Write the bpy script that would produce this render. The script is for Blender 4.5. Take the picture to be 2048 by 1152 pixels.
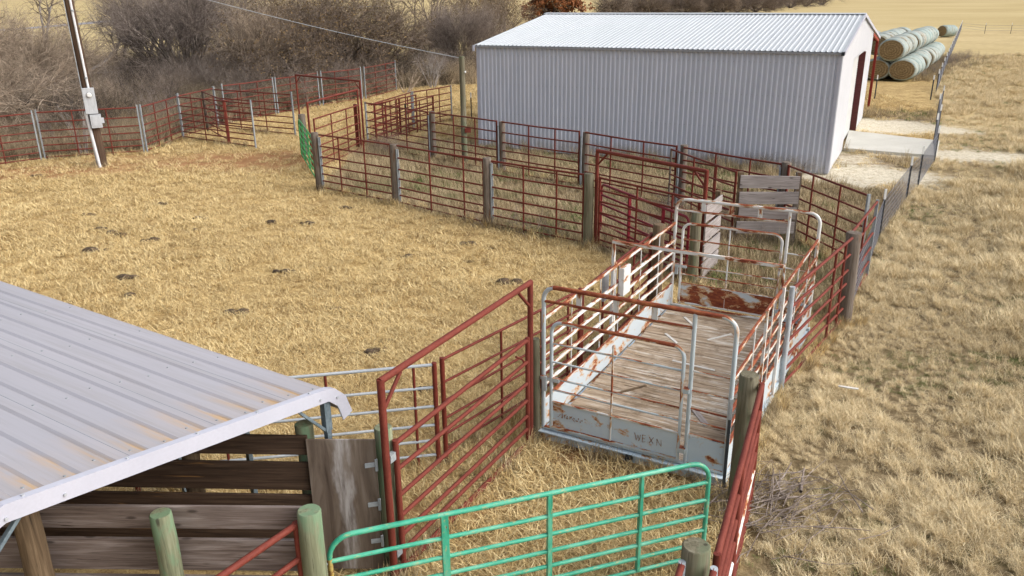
import bpy, math, random
import numpy as np
from mathutils import Vector, Matrix
for o in list(bpy.data.objects): bpy.data.objects.remove(o)
S = bpy.context.scene
COL = S.collection
rad = math.radians

# ------------------------------------------------------------------ camera
FPX, PITCH, ROLL, CAMH = 1626.0, rad(20.027), rad(-0.654), 6.5
_f = np.array([0, math.cos(PITCH), -math.sin(PITCH)]); _u = np.array([0, math.sin(PITCH), math.cos(PITCH)]); _r = np.array([1.0, 0, 0])
_c, _s = math.cos(ROLL), math.sin(ROLL)
RT, UP, FW = _c*_r + _s*_u, -_s*_r + _c*_u, _f
cd = bpy.data.cameras.new('camera'); cam = bpy.data.objects.new('camera', cd); COL.objects.link(cam)
cd.sensor_width = 36; cd.lens = 36*FPX/2048; cd.clip_start = .1; cd.clip_end = 8000
m3 = Matrix(((RT[0], UP[0], -FW[0]), (RT[1], UP[1], -FW[1]), (RT[2], UP[2], -FW[2])))
cam.matrix_world = Matrix.Translation((0, 0, CAMH)) @ m3.to_4x4()
S.camera = cam

# ------------------------------------------------------------------ sky, sun, exposure
SUN_EL, SUN_AZ = rad(38), rad(108)           # azimuth measured clockwise from +y
w = bpy.data.worlds.new('World'); S.world = w; w.use_nodes = True
nt = w.node_tree; bg = nt.nodes['Background']
sky = nt.nodes.new('ShaderNodeTexSky'); sky.sky_type = 'NISHITA'; sky.sun_disc = False
sky.sun_elevation = SUN_EL; sky.sun_rotation = SUN_AZ; sky.air_density = 1.0; sky.dust_density = 6.0; sky.ozone_density = 1.0
hs = nt.nodes.new('ShaderNodeHueSaturation'); hs.inputs['Saturation'].default_value = .38
nt.links.new(sky.outputs[0], hs.inputs['Color']); nt.links.new(hs.outputs[0], bg.inputs['Color'])
bg.inputs['Strength'].default_value = 0.15
sd = bpy.data.lights.new('sun', 'SUN'); sd.energy = .75; sd.angle = rad(50); sd.color = (1, .975, .94)
so = bpy.data.objects.new('sun', sd); COL.objects.link(so)
sdir = Vector((math.sin(SUN_AZ)*math.cos(SUN_EL), math.cos(SUN_AZ)*math.cos(SUN_EL), math.sin(SUN_EL)))
so.rotation_euler = sdir.to_track_quat('Z', 'Y').to_euler(); so.location = (20, -10, 40)
S.view_settings.view_transform = 'Standard'; S.view_settings.look = 'None'; S.view_settings.gamma = 1
S.view_settings.exposure = 0.52
S.render.engine = 'CYCLES'

# ------------------------------------------------------------------ helpers
def at(px, py, z=0.0):
    """photo pixel -> point in the place at height z"""
    d = FW*FPX + RT*(px-1024) - UP*(py-576); t = (z-CAMH)/d[2]
    return np.array([d[0]*t, d[1]*t, z])
def V3(*a): return np.array(a, float)
def nrm(v):
    v = np.array(v, float); return v/max(1e-9, np.linalg.norm(v))
def perp(d):
    d = nrm(d); a = V3(0, 0, 1) if abs(d[2]) < .9 else V3(1, 0, 0)
    e1 = nrm(np.cross(a, d)); return e1, np.cross(d, e1)
class MB:
    def __init__(s): s.v, s.g, s.f, s.sm, s.n = [], [], [], [], 0
    def add(s, v, f, g=None, smooth=False):
        v = np.asarray(v, float).reshape(-1, 3); s.v.append(v); s.g.append(np.asarray(v if g is None else g, float).reshape(-1, 3))
        n = s.n; s.f += [tuple(i+n for i in q) for q in f]; s.sm += [smooth]*len(f); s.n += len(v)
    def tube(s, pts, r, n=8, cap=True):
        P = [np.array(p, float) for p in pts]; K = len(P); R = [r]*K if np.isscalar(r) else list(r)
        T = [nrm(P[min(i+1, K-1)]-P[max(i-1, 0)]) for i in range(K)]
        e1, e2 = perp(T[0]); vs, gs = [], []; L = 0
        for i in range(K):
            if i:
                L += np.linalg.norm(P[i]-P[i-1]); e1 = nrm(e1-T[i]*np.dot(e1, T[i])); e2 = np.cross(T[i], e1)
            for k in range(n):
                a = 2*math.pi*k/n; c, q = math.cos(a)*R[i], math.sin(a)*R[i]
                vs.append(P[i]+e1*c+e2*q); gs.append((L, c, q))
        f = [(i*n+k, i*n+(k+1) % n, (i+1)*n+(k+1) % n, (i+1)*n+k) for i in range(K-1) for k in range(n)]
        s.add(vs, f, gs, True)
        if cap:
            s.add(vs[:n], [tuple(range(n))[::-1]], gs[:n]); s.add(vs[-n:], [tuple(range(n))], gs[-n:])
        return s
    def box(s, c, ax, ay, az):
        """centre and three half-extent vectors; ax is the grain direction"""
        c, ax, ay, az = (np.array(q, float) for q in (c, ax, ay, az))
        la, lb, lc = np.linalg.norm(ax), np.linalg.norm(ay), np.linalg.norm(az)
        if np.dot(np.cross(ax, ay), az) < 0: ay = -ay
        vs, gs = [], []; oa, ob = random.uniform(0, 9), random.uniform(0, 4)
        for k in (-1, 1):
            for j in (-1, 1):
                for i in (-1, 1): vs.append(c+i*ax+j*ay+k*az); gs.append((i*la+oa, j*lb+ob, k*lc+ob))
        s.add(vs, [(0, 2, 3, 1), (4, 5, 7, 6), (0, 1, 5, 4), (2, 6, 7, 3), (0, 4, 6, 2), (1, 3, 7, 5)], gs); return s
    def bar(s, a, b, w, h, up=(0, 0, 1)):
        """rectangular bar from a to b, w across, h along up"""
        a, b = np.array(a, float), np.array(b, float); d = nrm(b-a); sd_ = nrm(np.cross(np.array(up, float), d)); u2 = np.cross(d, sd_)
        return s.box((a+b)/2, (b-a)/2, sd_*w/2, u2*h/2)
    def build(s, name, mat, parent=None, bevel=0):
        V = np.concatenate(s.v); G = np.concatenate(s.g)
        off = np.array(parent.matrix_basis.translation) if parent is not None else 0
        if parent is not None and parent.parent is not None: off = off+np.array(parent.parent.matrix_basis.translation)
        loc = None
        if parent is None:
            loc = V3((V[:, 0].min()+V[:, 0].max())/2, (V[:, 1].min()+V[:, 1].max())/2, V[:, 2].min()); off = loc
        me = bpy.data.meshes.new(name); me.from_pydata((V-off).tolist(), [], s.f)
        a = me.attributes.new('guv', 'FLOAT_VECTOR', 'POINT')
        jit = np.array([random.uniform(0, 50), random.uniform(0, 3), random.uniform(0, 3)])
        a.data.foreach_set('vector', (G+jit).ravel())
        me.polygons.foreach_set('use_smooth', s.sm); me.materials.append(mat); me.update()
        o = bpy.data.objects.new(name, me); COL.objects.link(o)
        if parent is not None: o.parent = parent
        else: o.location = loc
        if bevel:
            b = o.modifiers.new('bevel', 'BEVEL'); b.width = bevel; b.segments = 2; b.limit_method = 'ANGLE'
        return o
def root(name, label, cat, loc, group=None):
    o = bpy.data.objects.new(name, None); COL.objects.link(o); o.location = tuple(float(q) for q in loc); o.empty_display_size = .2
    return tag(o, label, cat, group)
def tag(o, label=None, cat=None, group=None, kind=None):
    if label: o['label'] = label
    if cat: o['category'] = cat
    if group: o['group'] = group
    if kind: o['kind'] = kind
    return o
def npmesh(name, V, F, mat, smooth=False, attrs=None):
    """fast mesh from numpy; F is (n,3) or (n,4)"""
    me = bpy.data.meshes.new(name); V = np.asarray(V, np.float32); F = np.asarray(F, np.int32); k = F.shape[1]
    me.vertices.add(len(V)); me.vertices.foreach_set('co', V.ravel()); me.loops.add(F.size); me.loops.foreach_set('vertex_index', F.ravel())
    me.polygons.add(len(F)); me.polygons.foreach_set('loop_start', np.arange(0, F.size, k, dtype=np.int32)); me.polygons.foreach_set('loop_total', np.full(len(F), k, np.int32))
    if smooth: me.polygons.foreach_set('use_smooth', np.ones(len(F), bool))
    me.update(calc_edges=True)
    for nm, ty, fld, dat in (attrs or []):
        a = me.attributes.new(nm, ty, 'POINT'); a.data.foreach_set(fld, np.asarray(dat, np.float32).ravel())
    if mat: me.materials.append(mat)
    return me

# ------------------------------------------------------------------ materials
class N:
    def __init__(s, name):
        s.m = bpy.data.materials.new(name); s.m.use_nodes = True; s.t = s.m.node_tree; s.b = s.t.nodes['Principled BSDF']
    def n(s, ty, **kw):
        x = s.t.nodes.new(ty)
        for k, v in kw.items():
            if hasattr(x, k) and k not in ('Scale',): setattr(x, k, v)
            else: x.inputs[k].default_value = v
        return x
    def l(s, a, b): s.t.links.new(a, b)
    def attr(s, nm='guv', scale=(1, 1, 1), rnd=True):
        a = s.n('ShaderNodeAttribute'); a.attribute_name = nm
        v = s.n('ShaderNodeVectorMath'); v.operation = 'MULTIPLY'; s.l(a.outputs['Vector'], v.inputs[0]); v.inputs[1].default_value = scale
        return v.outputs[0]
    def pos(s, scale=(1, 1, 1)):
        g = s.n('ShaderNodeNewGeometry'); v = s.n('ShaderNodeVectorMath'); v.operation = 'MULTIPLY'; s.l(g.outputs['Position'], v.inputs[0]); v.inputs[1].default_value = scale
        return v.outputs[0]
    def noise(s, vec, sc=1, det=4, rough=.55, dist=0):
        x = s.n('ShaderNodeTexNoise'); s.l(vec, x.inputs['Vector']); x.inputs['Scale'].default_value = sc; x.inputs['Detail'].default_value = det
        x.inputs['Roughness'].default_value = rough; x.inputs['Distortion'].default_value = dist; return x.outputs['Fac']
    def ramp(s, fac, stops, interp='LINEAR'):
        x = s.n('ShaderNodeValToRGB'); x.color_ramp.interpolation = interp; e = x.color_ramp.elements
        while len(e) > 1: e.remove(e[-1])
        e[0].position = stops[0][0]; e[0].color = (*stops[0][1], 1) if len(stops[0][1]) == 3 else stops[0][1]
        for p, c in stops[1:]:
            q = e.new(p); q.color = (*c, 1)
        s.l(fac, x.inputs['Fac']); return x.outputs['Color']
    def mix(s, fac, a, b, mode='MIX'):
        x = s.n('ShaderNodeMix'); x.data_type = 'RGBA'; x.blend_type = mode
        for sock, v in ((x.inputs[0], fac), (x.inputs[6], a), (x.inputs[7], b)):
            if isinstance(v, (int, float)): sock.default_value = v
            elif isinstance(v, tuple): sock.default_value = (*v, 1)
            else: s.l(v, sock)
        return x.outputs[2]
    def math(s, op, a, b=0.0, clamp=False):
        x = s.n('ShaderNodeMath'); x.operation = op; x.use_clamp = clamp
        for i, v in enumerate((a, b)):
            if isinstance(v, (int, float)): x.inputs[i].default_value = v
            else: s.l(v, x.inputs[i])
        return x.outputs[0]
    def rng(s, fac, a, b, c=0.0, d=1.0, smooth=False):
        x = s.n('ShaderNodeMapRange'); s.l(fac, x.inputs[0])
        if smooth: x.interpolation_type = 'SMOOTHSTEP'
        for i, v in enumerate((a, b, c, d)): x.inputs[i+1].default_value = v
        return x.outputs[0]
    def bump(s, h, strength=.3, dist=.01):
        x = s.n('ShaderNodeBump'); x.inputs['Strength'].default_value = strength; x.inputs['Distance'].default_value = dist
        s.l(h, x.inputs['Height']); s.l(x.outputs[0], s.b.inputs['Normal'])
    def rand(s): return s.n('ShaderNodeObjectInfo').outputs['Random']
    def out(s, col, rough=.6, metal=0.0, spec=.5):
        if isinstance(col, tuple): s.b.inputs['Base Color'].default_value = (*col, 1)
        else: s.l(col, s.b.inputs['Base Color'])
        if isinstance(rough, (int, float)): s.b.inputs['Roughness'].default_value = rough
        else: s.l(rough, s.b.inputs['Roughness'])
        s.b.inputs['Metallic'].default_value = metal; s.b.inputs['Specular IOR Level'].default_value = spec
        return s.m

def painted(name, c1, c2, c3, sc=(4, 14, 14), rough=.55, p=(.35, .55, .75), bump=.15):
    m = N(name); v = m.attr(scale=sc); f = m.noise(v, 1, 6, .65); col = m.ramp(f, [(p[0], c1), (p[1], c2), (p[2], c3)])
    f2 = m.noise(m.attr(scale=(sc[0]*8, sc[1]*3, sc[2]*3)), 1, 3); col = m.mix(.35, col, m.ramp(f2, [(.3, c1), (.7, c3)]))
    m.bump(f2, bump, .003); return m.out(col, rough, 0, .25)
M = {}
M['red'] = painted('dark red pipe', (.085, .016, .011), (.155, .027, .018), (.215, .05, .032), p=(.3, .52, .78))
M['red2'] = painted('red oxide pipe', (.105, .02, .014), (.165, .032, .021), (.22, .058, .04), p=(.3, .52, .8), rough=.7)
M['crimson'] = painted('crimson gate paint', (.10, .008, .014), (.2, .013, .026), (.26, .03, .045), rough=.42)
M['green'] = painted('bright green paint', (.02, .12, .03), (.035, .26, .07), (.12, .42, .17), rough=.45)
M['galv'] = painted('galvanised steel', (.17, .195, .215), (.29, .315, .335), (.42, .445, .46), rough=.5)
M['galvrail'] = painted('galvanised pipe', (.28, .32, .36), (.42, .46, .50), (.55, .58, .60), rough=.42)
M['steelblue'] = painted('carport frame steel', (.07, .10, .12), (.13, .17, .2), (.22, .27, .3), rough=.45)
M['tpostdark'] = painted('dark post paint', (.018, .022, .026), (.03, .036, .042), (.06, .065, .07))
M['white'] = painted('white paint', (.55, .56, .56), (.7, .71, .71), (.78, .78, .77), rough=.5)
M['barnred'] = painted('red steel column', (.2, .02, .014), (.27, .03, .02), (.33, .05, .035))
M['maroon'] = painted('maroon jamb', (.06, .012, .012), (.09, .02, .02), (.12, .035, .03))
M['pvc'] = painted('white conduit', (.5, .52, .55), (.68, .69, .72), (.75, .75, .77), rough=.4)
M['meter'] = painted('meter box grey', (.36, .38, .41), (.45, .47, .50), (.52, .54, .57), rough=.45)
M['dark'] = N('dark gap').out((.015, .014, .013), .8)
M['wire'] = N('fence wire').out((.20, .21, .25), .5, .3)

def green_mat():
    m = N('turquoise gate paint'); v = m.attr(scale=(3, 10, 10)); f = m.noise(v, 1, 5, .6)
    c = m.ramp(f, [(.3, (.025, .27, .17)), (.48, (.055, .40, .26)), (.64, (.15, .48, .33)), (.78, (.30, .54, .39))])
    chips = m.ramp(m.noise(m.attr(scale=(11, 26, 26)), 1, 6, .75), [(.56, (0, 0, 0)), (.64, (1, 1, 1))])
    c = m.mix(m.math('MULTIPLY', chips, .8), c, (.36, .40, .20)); chips2 = m.ramp(m.noise(m.attr(scale=(9, 24, 24)), 1.3, 5, .7), [(.655, (0, 0, 0)), (.67, (1, 1, 1))])
    c = m.mix(chips2, c, (.16, .05, .02)); return m.out(c, .42)
M['turq'] = green_mat()
M['yellowrust'] = painted('worn yellow and rust paint', (.14, .04, .015), (.42, .31, .07), (.5, .42, .16), sc=(14, 20, 20), p=(.42, .5, .62))

def rusty(name, thr, base=(.54, .60, .64), base2=(.68, .70, .70), topbias=.22, sc=(2.2, 7, 7), streak=True):
    m = N(name); v = m.attr(scale=sc); f = m.noise(v, 1, 7, .68, .4)
    g = m.n('ShaderNodeNewGeometry'); sx = m.n('ShaderNodeSeparateXYZ'); m.l(g.outputs['Normal'], sx.inputs[0])
    top = m.math('MULTIPLY', m.math('MAXIMUM', sx.outputs['Z'], 0.0), topbias); f = m.math('ADD', f, top)
    col0 = m.mix(m.noise(m.attr(scale=(1.2, 5, 5)), 1, 3), base, base2)
    rust = m.ramp(m.noise(m.attr(scale=(9, 25, 25)), 1, 5, .7), [(.3, (.11, .022, .010)), (.5, (.23, .05, .02)), (.7, (.40, .14, .045))])
    edge = m.ramp(f, [(thr-.075, (0, 0, 0)), (thr-.02, (1, 1, 1))]); full = m.ramp(f, [(thr-.012, (0, 0, 0)), (thr+.012, (1, 1, 1))])
    c = m.mix(edge, col0, m.mix(m.noise(m.attr(scale=(14, 30, 30)), 1, 3), (.60, .45, .25), (.42, .17, .06))); c = m.mix(full, c, rust)
    m.bump(f, .15, .004); r = m.mix(full, (.45,)*3, (.85,)*3); return m.out(c, r)
M['wr_lo'] = rusty('pale blue paint with a little rust', .665, (.40, .49, .54), (.55, .61, .64), .17)
M['wr_mid'] = rusty('white paint flaking to rust', .60, (.60, .62, .62), (.74, .74, .72), .12)
M['wr_hi'] = rusty('white paint heavily rusted', .53, (.60, .62, .62), (.72, .72, .7), .12, (1.8, 6, 6))
M['wr_top'] = rusty('top bar rubbed to red oxide', .47, (.5, .56, .6), (.62, .65, .66), .30)
M['wr_sheet'] = rusty('sheet steel heavily rusted', .49, (.50, .56, .6), (.62, .66, .68), .0, (1.5, 2.2, 2.2))
M['wr_sheet_lo'] = rusty('pale blue sheet steel', .615, (.46, .59, .70), (.64, .74, .81), .0, (2.2, 3.2, 3.2))
M['wr_side'] = rusty('side sheet with flaking edge', .585, (.42, .50, .56), (.55, .61, .65), .12, (1.6, 3.4, 3.4))

def wood(name, c1, c2, c3, crack=(.03, .022, .018), sc=(1.3, 26, 26), rough=.85, patch=None, knots=True):
    m = N(name); v = m.attr(scale=sc); f = m.noise(v, 1, 6, .62, .6)
    c = m.ramp(f, [(.28, c1), (.5, c2), (.72, c3)])
    big = m.noise(m.attr(scale=(1.1, 3, 3)), 1, 3); c = m.mix(m.rng(big, .35, .7, 0, .55), c, c1)
    cr = m.noise(m.attr(scale=(sc[0]*1.6, sc[1]*2.6, sc[2]*2.6)), 1, 4, .6, .3); k = m.ramp(cr, [(.30, (1, 1, 1)), (.36, (0, 0, 0))])
    c = m.mix(k, c, crack)
    if patch:
        pf = m.ramp(m.noise(m.attr(scale=patch[1]), 1, 4, .6, .4), [(patch[2], (0, 0, 0)), (patch[2]+.08, (1, 1, 1))]); c = m.mix(m.math('MULTIPLY', pf, .8), c, patch[0])
    if knots:
        vo = m.n('ShaderNodeTexVoronoi'); vo.inputs['Scale'].default_value = 1; m.l(m.attr(scale=(1.7, 5, 5)), vo.inputs['Vector'])
        kk = m.ramp(vo.outputs['Distance'], [(.06, (1, 1, 1)), (.12, (0, 0, 0))]); c = m.mix(m.math('MULTIPLY', kk, .7), c, crack)
    m.bump(m.math('ADD', f, m.math('MULTIPLY', cr, .7)), .5, .006); return m.out(c, rough, 0, .2)
M['post'] = wood('weathered grey post', (.085, .065, .05), (.17, .14, .115), (.27, .235, .20), patch=((.12, .06, .03), (1, 6, 6), .58))
M['postgreen'] = wood('green treated post', (.11, .12, .075), (.20, .215, .135), (.30, .31, .215), patch=((.15, .24, .145), (1.2, 4, 4), .52))
M['postmoss'] = wood('olive grey treated post', (.09, .08, .05), (.17, .155, .105), (.27, .25, .185), patch=((.14, .16, .10), (1.2, 4, 4), .55))
M['postbrown'] = wood('brown treated post', (.085, .058, .035), (.165, .115, .07), (.28, .205, .13))
M['pole'] = wood('utility pole wood', (.05, .03, .02), (.095, .06, .04), (.17, .11, .07), sc=(.6, 20, 20), patch=((.22, .09, .03), (.5, 6, 6), .6), knots=False)
M['plank'] = wood('grey weathered plank', (.19, .165, .155), (.33, .295, .285), (.45, .42, .41), patch=((.2, .16, .15), (.6, 5, 5), .62))
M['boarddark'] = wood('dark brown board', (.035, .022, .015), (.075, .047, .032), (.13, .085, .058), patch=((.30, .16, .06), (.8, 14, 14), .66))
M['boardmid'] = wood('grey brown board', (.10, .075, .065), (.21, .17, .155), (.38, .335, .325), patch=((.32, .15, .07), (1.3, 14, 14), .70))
M['boardpale'] = wood('silver grey board', (.17, .15, .145), (.34, .32, .32), (.52, .50, .50))
M['floor'] = wood('worn scale floor planks', (.15, .11, .075), (.33, .265, .20), (.62, .565, .49), crack=(.08, .055, .04), sc=(1.5, 13, 13), patch=((.22, .165, .11), (.9, 1.3, 1.3), .56))
def floormat():
    m = N('worn scale floor'); f = m.noise(m.attr(scale=(1.3, 16, 16)), 1, 6, .65, .5); c = m.ramp(f, [(.28, (.14, .10, .065)), (.48, (.31, .235, .165)), (.70, (.50, .42, .33))])
    big = m.noise(m.pos((1.1, 1.1, 1)), 1, 5, .65); w_ = m.ramp(m.noise(m.attr(scale=(1.1, 9, 9)), 1, 5, .7), [(.5, (0, 0, 0)), (.62, (1, 1, 1))])
    c = m.mix(m.math('MULTIPLY', w_, m.rng(big, .38, .6, .1, .9)), c, (.64, .60, .54)); c = m.mix(m.rng(m.noise(m.pos((.9, .9, 1)), 2.1, 5, .7), .52, .66, 0, .75), c, (.17, .12, .075))
    cr = m.noise(m.attr(scale=(2.2, 34, 34)), 1, 4, .6, .3); c = m.mix(m.ramp(cr, [(.33, (1, 1, 1)), (.38, (0, 0, 0))]), c, (.07, .045, .03)); sp = m.ramp(m.noise(m.pos((14, 14, 1)), 1, 4, .8), [(.60, (0, 0, 0)), (.66, (1, 1, 1))])
    c = m.mix(m.math('MULTIPLY', sp, m.rng(big, .4, .62, .0, .8)), c, (.50, .36, .20)); m.bump(m.math('ADD', f, cr), .4, .006); return m.out(c, .9, 0, .15)
M['floor'] = floormat()
M['lath'] = painted('white lath', (.45, .43, .40), (.66, .65, .62), (.74, .73, .71), sc=(3, 20, 20))
M['rafterwood'] = M['boarddark']
def ply():
    m = N('plywood sheet'); v = m.attr(scale=(.9, 7, 7)); f = m.noise(v, 1, 6, .6, .8)
    c = m.ramp(f, [(.28, (.07, .05, .04)), (.5, (.15, .115, .09)), (.72, (.25, .205, .17))])
    a = m.n('ShaderNodeAttribute'); a.attribute_name = 'guv'; tc = m.n('ShaderNodeTexCoord'); sp = m.n('ShaderNodeSeparateXYZ'); m.l(tc.outputs['Generated'], sp.inputs[0])
    x = m.math('ADD', sp.outputs['X'], m.math('MULTIPLY', m.math('SUBTRACT', m.noise(m.attr(scale=(1.6, 5, 5)), 1, 4), .5), .5))
    d = m.math('ABSOLUTE', m.math('SUBTRACT', x, .5)); st = m.rng(d, .05, .17, 1, 0, True)
    c = m.mix(m.math('MULTIPLY', st, m.rng(m.noise(m.attr(scale=(2.5, 22, 22)), 1, 5, .7), .3, .62, .1, .8)), c, (.52, .50, .50)); m.bump(f, .25, .004); return m.out(c, .85, 0, .2)
M['ply'] = ply()

def sheetmetal(name, c, c2, rough=.4, streak=None, sc=(.3, 3, 3), metal=0.0):
    m = N(name); f = m.noise(m.attr(scale=sc), 1, 4, .5); col = m.ramp(f, [(.3, c), (.7, c2)])
    f2 = m.noise(m.attr(scale=(.5, 40, 40)), 1, 2); col = m.mix(.12, col, m.ramp(f2, [(.3, tuple(q*.6 for q in c)), (.7, c2)]))
    if streak:
        e = m.noise(m.attr(scale=(.8, 30, 30)), 1, 3, .6); col = m.mix(m.rng(e, .6, .8, 0, .3), col, streak)
    return m.out(col, rough, metal, .4)
def wallmat():
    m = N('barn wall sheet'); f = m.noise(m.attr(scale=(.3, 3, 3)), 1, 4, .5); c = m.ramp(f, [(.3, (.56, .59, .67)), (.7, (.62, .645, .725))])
    e = m.noise(m.attr(scale=(.8, 30, 30)), 1, 3, .6); c = m.mix(m.rng(e, .6, .8, 0, .3), c, (.34, .33, .34))
    sp = m.n('ShaderNodeSeparateXYZ'); m.l(m.pos(), sp.inputs[0]); d = m.math('MULTIPLY', m.rng(sp.outputs['Z'], .05, .75, 1, 0, True), m.rng(m.noise(m.pos((1.5, 1.5, 2)), 1, 5, .7), .35, .65)); c = m.mix(m.math('MULTIPLY', d, .65), c, (.33, .26, .18))
    return m.out(c, .42, 0, .4)
M['wall'] = wallmat()
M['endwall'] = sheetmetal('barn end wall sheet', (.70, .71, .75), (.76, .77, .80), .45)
M['roof'] = sheetmetal('barn roof sheet', (.475, .505, .535), (.52, .55, .58), .42)
M['trim'] = sheetmetal('white trim', (.45, .46, .54), (.48, .49, .57), .4)
M['trimdark'] = sheetmetal('dark grey trim', (.30, .31, .34), (.36, .37, .4), .5)  # darker grey sheet used on the eave gutter and wall base
M['door'] = sheetmetal('roll door', (.60, .61, .60), (.66, .66, .65), .45)
def carroof():
    m = N('carport roof sheet'); f = m.noise(m.attr(scale=(.25, 1.5, 1.5)), 1, 4); c = m.ramp(f, [(.3, (.345, .34, .38)), (.7, (.40, .39, .43))])
    ln = m.noise(m.attr(scale=(.25, 90, 90)), 1, 3, .6); c = m.mix(m.rng(ln, .4, .75, 0, .35), c, (.34, .33, .35))
    # rusty runoff stains gather beside the ribs near the open end (x = metres from that end)
    a = m.n('ShaderNodeAttribute'); a.attribute_name = 'guv'; sp = m.n('ShaderNodeSeparateXYZ'); m.l(a.outputs['Vector'], sp.inputs[0])
    st = m.n('ShaderNodeAttribute'); st.attribute_name = 'stain'
    k = m.math('MULTIPLY', st.outputs['Fac'], m.rng(m.noise(m.attr(scale=(2.5, 25, 25)), 1, 4), .3, .65, .0, 1)); k = m.math('MINIMUM', m.math('MULTIPLY', k, 1.5), .9)
    c = m.mix(k, c, (.50, .33, .17)); dk = m.math('MULTIPLY', st.outputs['Fac'], m.rng(m.noise(m.attr(scale=(1.5, 18, 18)), 1.7, 4), .5, .8, 0, .5))
    c = m.mix(dk, c, (.25, .24, .25)); g_ = m.noise(m.attr(scale=(.35, 7, 7)), 1.3, 5, .7); c = m.mix(m.rng(g_, .48, .72, 0, .42), c, (.27, .25, .24)); return m.out(c, m.rng(g_, .3, .7, .32, .55))
M['carroof'] = carroof()
def concrete():
    m = N('concrete slab'); f = m.noise(m.pos(), .8, 6, .6); c = m.ramp(f, [(.3, (.44, .43, .39)), (.7, (.53, .52, .475))]); f2 = m.noise(m.pos(), 14, 4)
    c = m.mix(.15, c, m.ramp(f2, [(.3, (.3, .29, .26)), (.7, (.6, .59, .55))])); m.bump(f2, .1, .004); return m.out(c, .85)
M['concrete'] = concrete()
def hayend():
    m = N('hay bale end'); a = m.attr(scale=(1, 1, 1)); tc = m.n('ShaderNodeAttribute'); tc.attribute_name = 'guv'
    sp = m.n('ShaderNodeSeparateXYZ'); m.l(m.attr('ringuv'), sp.inputs[0])
    r = m.math('SQRT', m.math('ADD', m.math('MULTIPLY', sp.outputs[0], sp.outputs[0]), m.math('MULTIPLY', sp.outputs[1], sp.outputs[1])))
    nz = m.noise(m.attr('ringuv', (4, 4, 4)), 1, 5, .7); ring = m.math('SINE', m.math('ADD', m.math('MULTIPLY', r, 34), m.math('MULTIPLY', nz, 8)))
    c = m.ramp(m.rng(ring, -1, 1), [(.0, (.07, .045, .02)), (.5, (.21, .15, .08)), (1, (.46, .35, .20))])
    n2 = m.noise(m.attr('ringuv', (7, 7, 7)), 1, 5, .8); c = m.mix(.45, c, m.ramp(n2, [(.3, (.07, .045, .022)), (.5, (.22, .155, .08)), (.7, (.42, .31, .17))]))
    c = m.mix(m.rng(m.noise(m.attr('ringuv', (2.2, 2.2, 2.2)), 1, 4, .6), .35, .62, .15, .85), c, m.ramp(n2, [(.3, (.10, .065, .03)), (.5, (.25, .18, .095)), (.7, (.45, .34, .19))])); m.bump(n2, .8, .05); return m.out(c, .95, 0, .1)
M['hayend'] = hayend()
def netwrap():
    m = N('net wrapped hay'); sp = m.n('ShaderNodeSeparateXYZ'); v = m.attr(); m.l(v, sp.inputs[0])
    st = m.noise(m.attr(scale=(5, 1.2, 1.2)), 1, 4, .6); c = m.ramp(st, [(.30, (.13, .18, .17)), (.41, (.25, .31, .30)), (.50, (.38, .41, .40)), (.56, (.30, .27, .20)), (.66, (.17, .125, .07))])
    r = m.mix(m.rng(m.rand(), 0, 1, .0, .5), c, (.27, .37, .36)); n2 = m.noise(m.attr(scale=(30, 12, 12)), 1, 4, .7); c = m.mix(m.rng(n2, .5, .75, 0, .35), r, (.26, .22, .14))
    m.bump(st, .5, .04); return m.out(c, .75, 0, .3)
M['net'] = netwrap()
def bark(name, c1, c2, c3):
    m = N(name); f = m.noise(m.pos((3, 3, 3)), 1, 5, .75); c = m.ramp(f, [(.36, c1), (.5, c2), (.62, c3)])
    return m.out(c, .9, 0, .15)
M['bark'] = bark('grey brown bark', (.06, .048, .04), (.12, .098, .085), (.20, .17, .15))
M['barkdark'] = bark('dark bark', (.028, .022, .018), (.06, .048, .04), (.11, .09, .075))
M['barkpale'] = bark('pale bark', (.19, .165, .15), (.31, .28, .26), (.43, .40, .38))
M['twig'] = bark('twigs grey brown', (.075, .056, .043), (.19, .148, .115), (.37, .30, .245))
M['twigpurple'] = bark('twigs purplish grey', (.09, .07, .06), (.22, .18, .155), (.40, .34, .30))
M['twigtan'] = bark('twigs tan', (.20, .15, .11), (.33, .26, .195), (.46, .38, .30))
def leafmat(name, a, b, c):
    m = N(name); f = m.noise(m.pos((2.2, 2.2, 2.2)), 1, 3); col = m.ramp(f, [(.3, a), (.5, b), (.7, c)]); return m.out(col, .8, 0, .2)
M['leafbrown'] = leafmat('dead brown leaves', (.09, .06, .035), (.17, .115, .06), (.30, .20, .085))
M['leafrust'] = leafmat('rust coloured oak leaves', (.15, .055, .022), (.28, .11, .045), (.38, .18, .085))
M['leafolive'] = leafmat('olive vine leaves', (.035, .032, .016), (.075, .062, .03), (.13, .10, .045))

def blade(name, cols, patch=None, nscale=.25):
    m = N(name); r = m.rand(); n = m.noise(m.pos((nscale, nscale, nscale)), 1, 4, .6); b = m.n('ShaderNodeAttribute'); b.attribute_name = 'tint'
    k = m.math('ADD', m.math('MULTIPLY', r, .18), m.math('ADD', m.math('MULTIPLY', n, .46), m.math('MULTIPLY', b.outputs['Fac'], .62)))
    c = m.ramp(k, cols)
    if patch:
        pf = m.ramp(m.noise(m.pos((patch[1],)*3), 1, 3, .6), [(patch[2], (0, 0, 0)), (patch[2]+.1, (1, 1, 1))]); c = m.mix(m.math('MULTIPLY', pf, patch[3]), c, patch[0])
    m.b.inputs['Specular IOR Level'].default_value = .2; m.l(c, m.b.inputs['Base Color']); m.b.inputs['Roughness'].default_value = .75
    return m.m
M['straw'] = blade('dry corral grass', [(.2, (.22, .14, .06)), (.40, (.42, .295, .13)), (.6, (.63, .46, .205)), (.9, (.82, .67, .37))])
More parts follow.
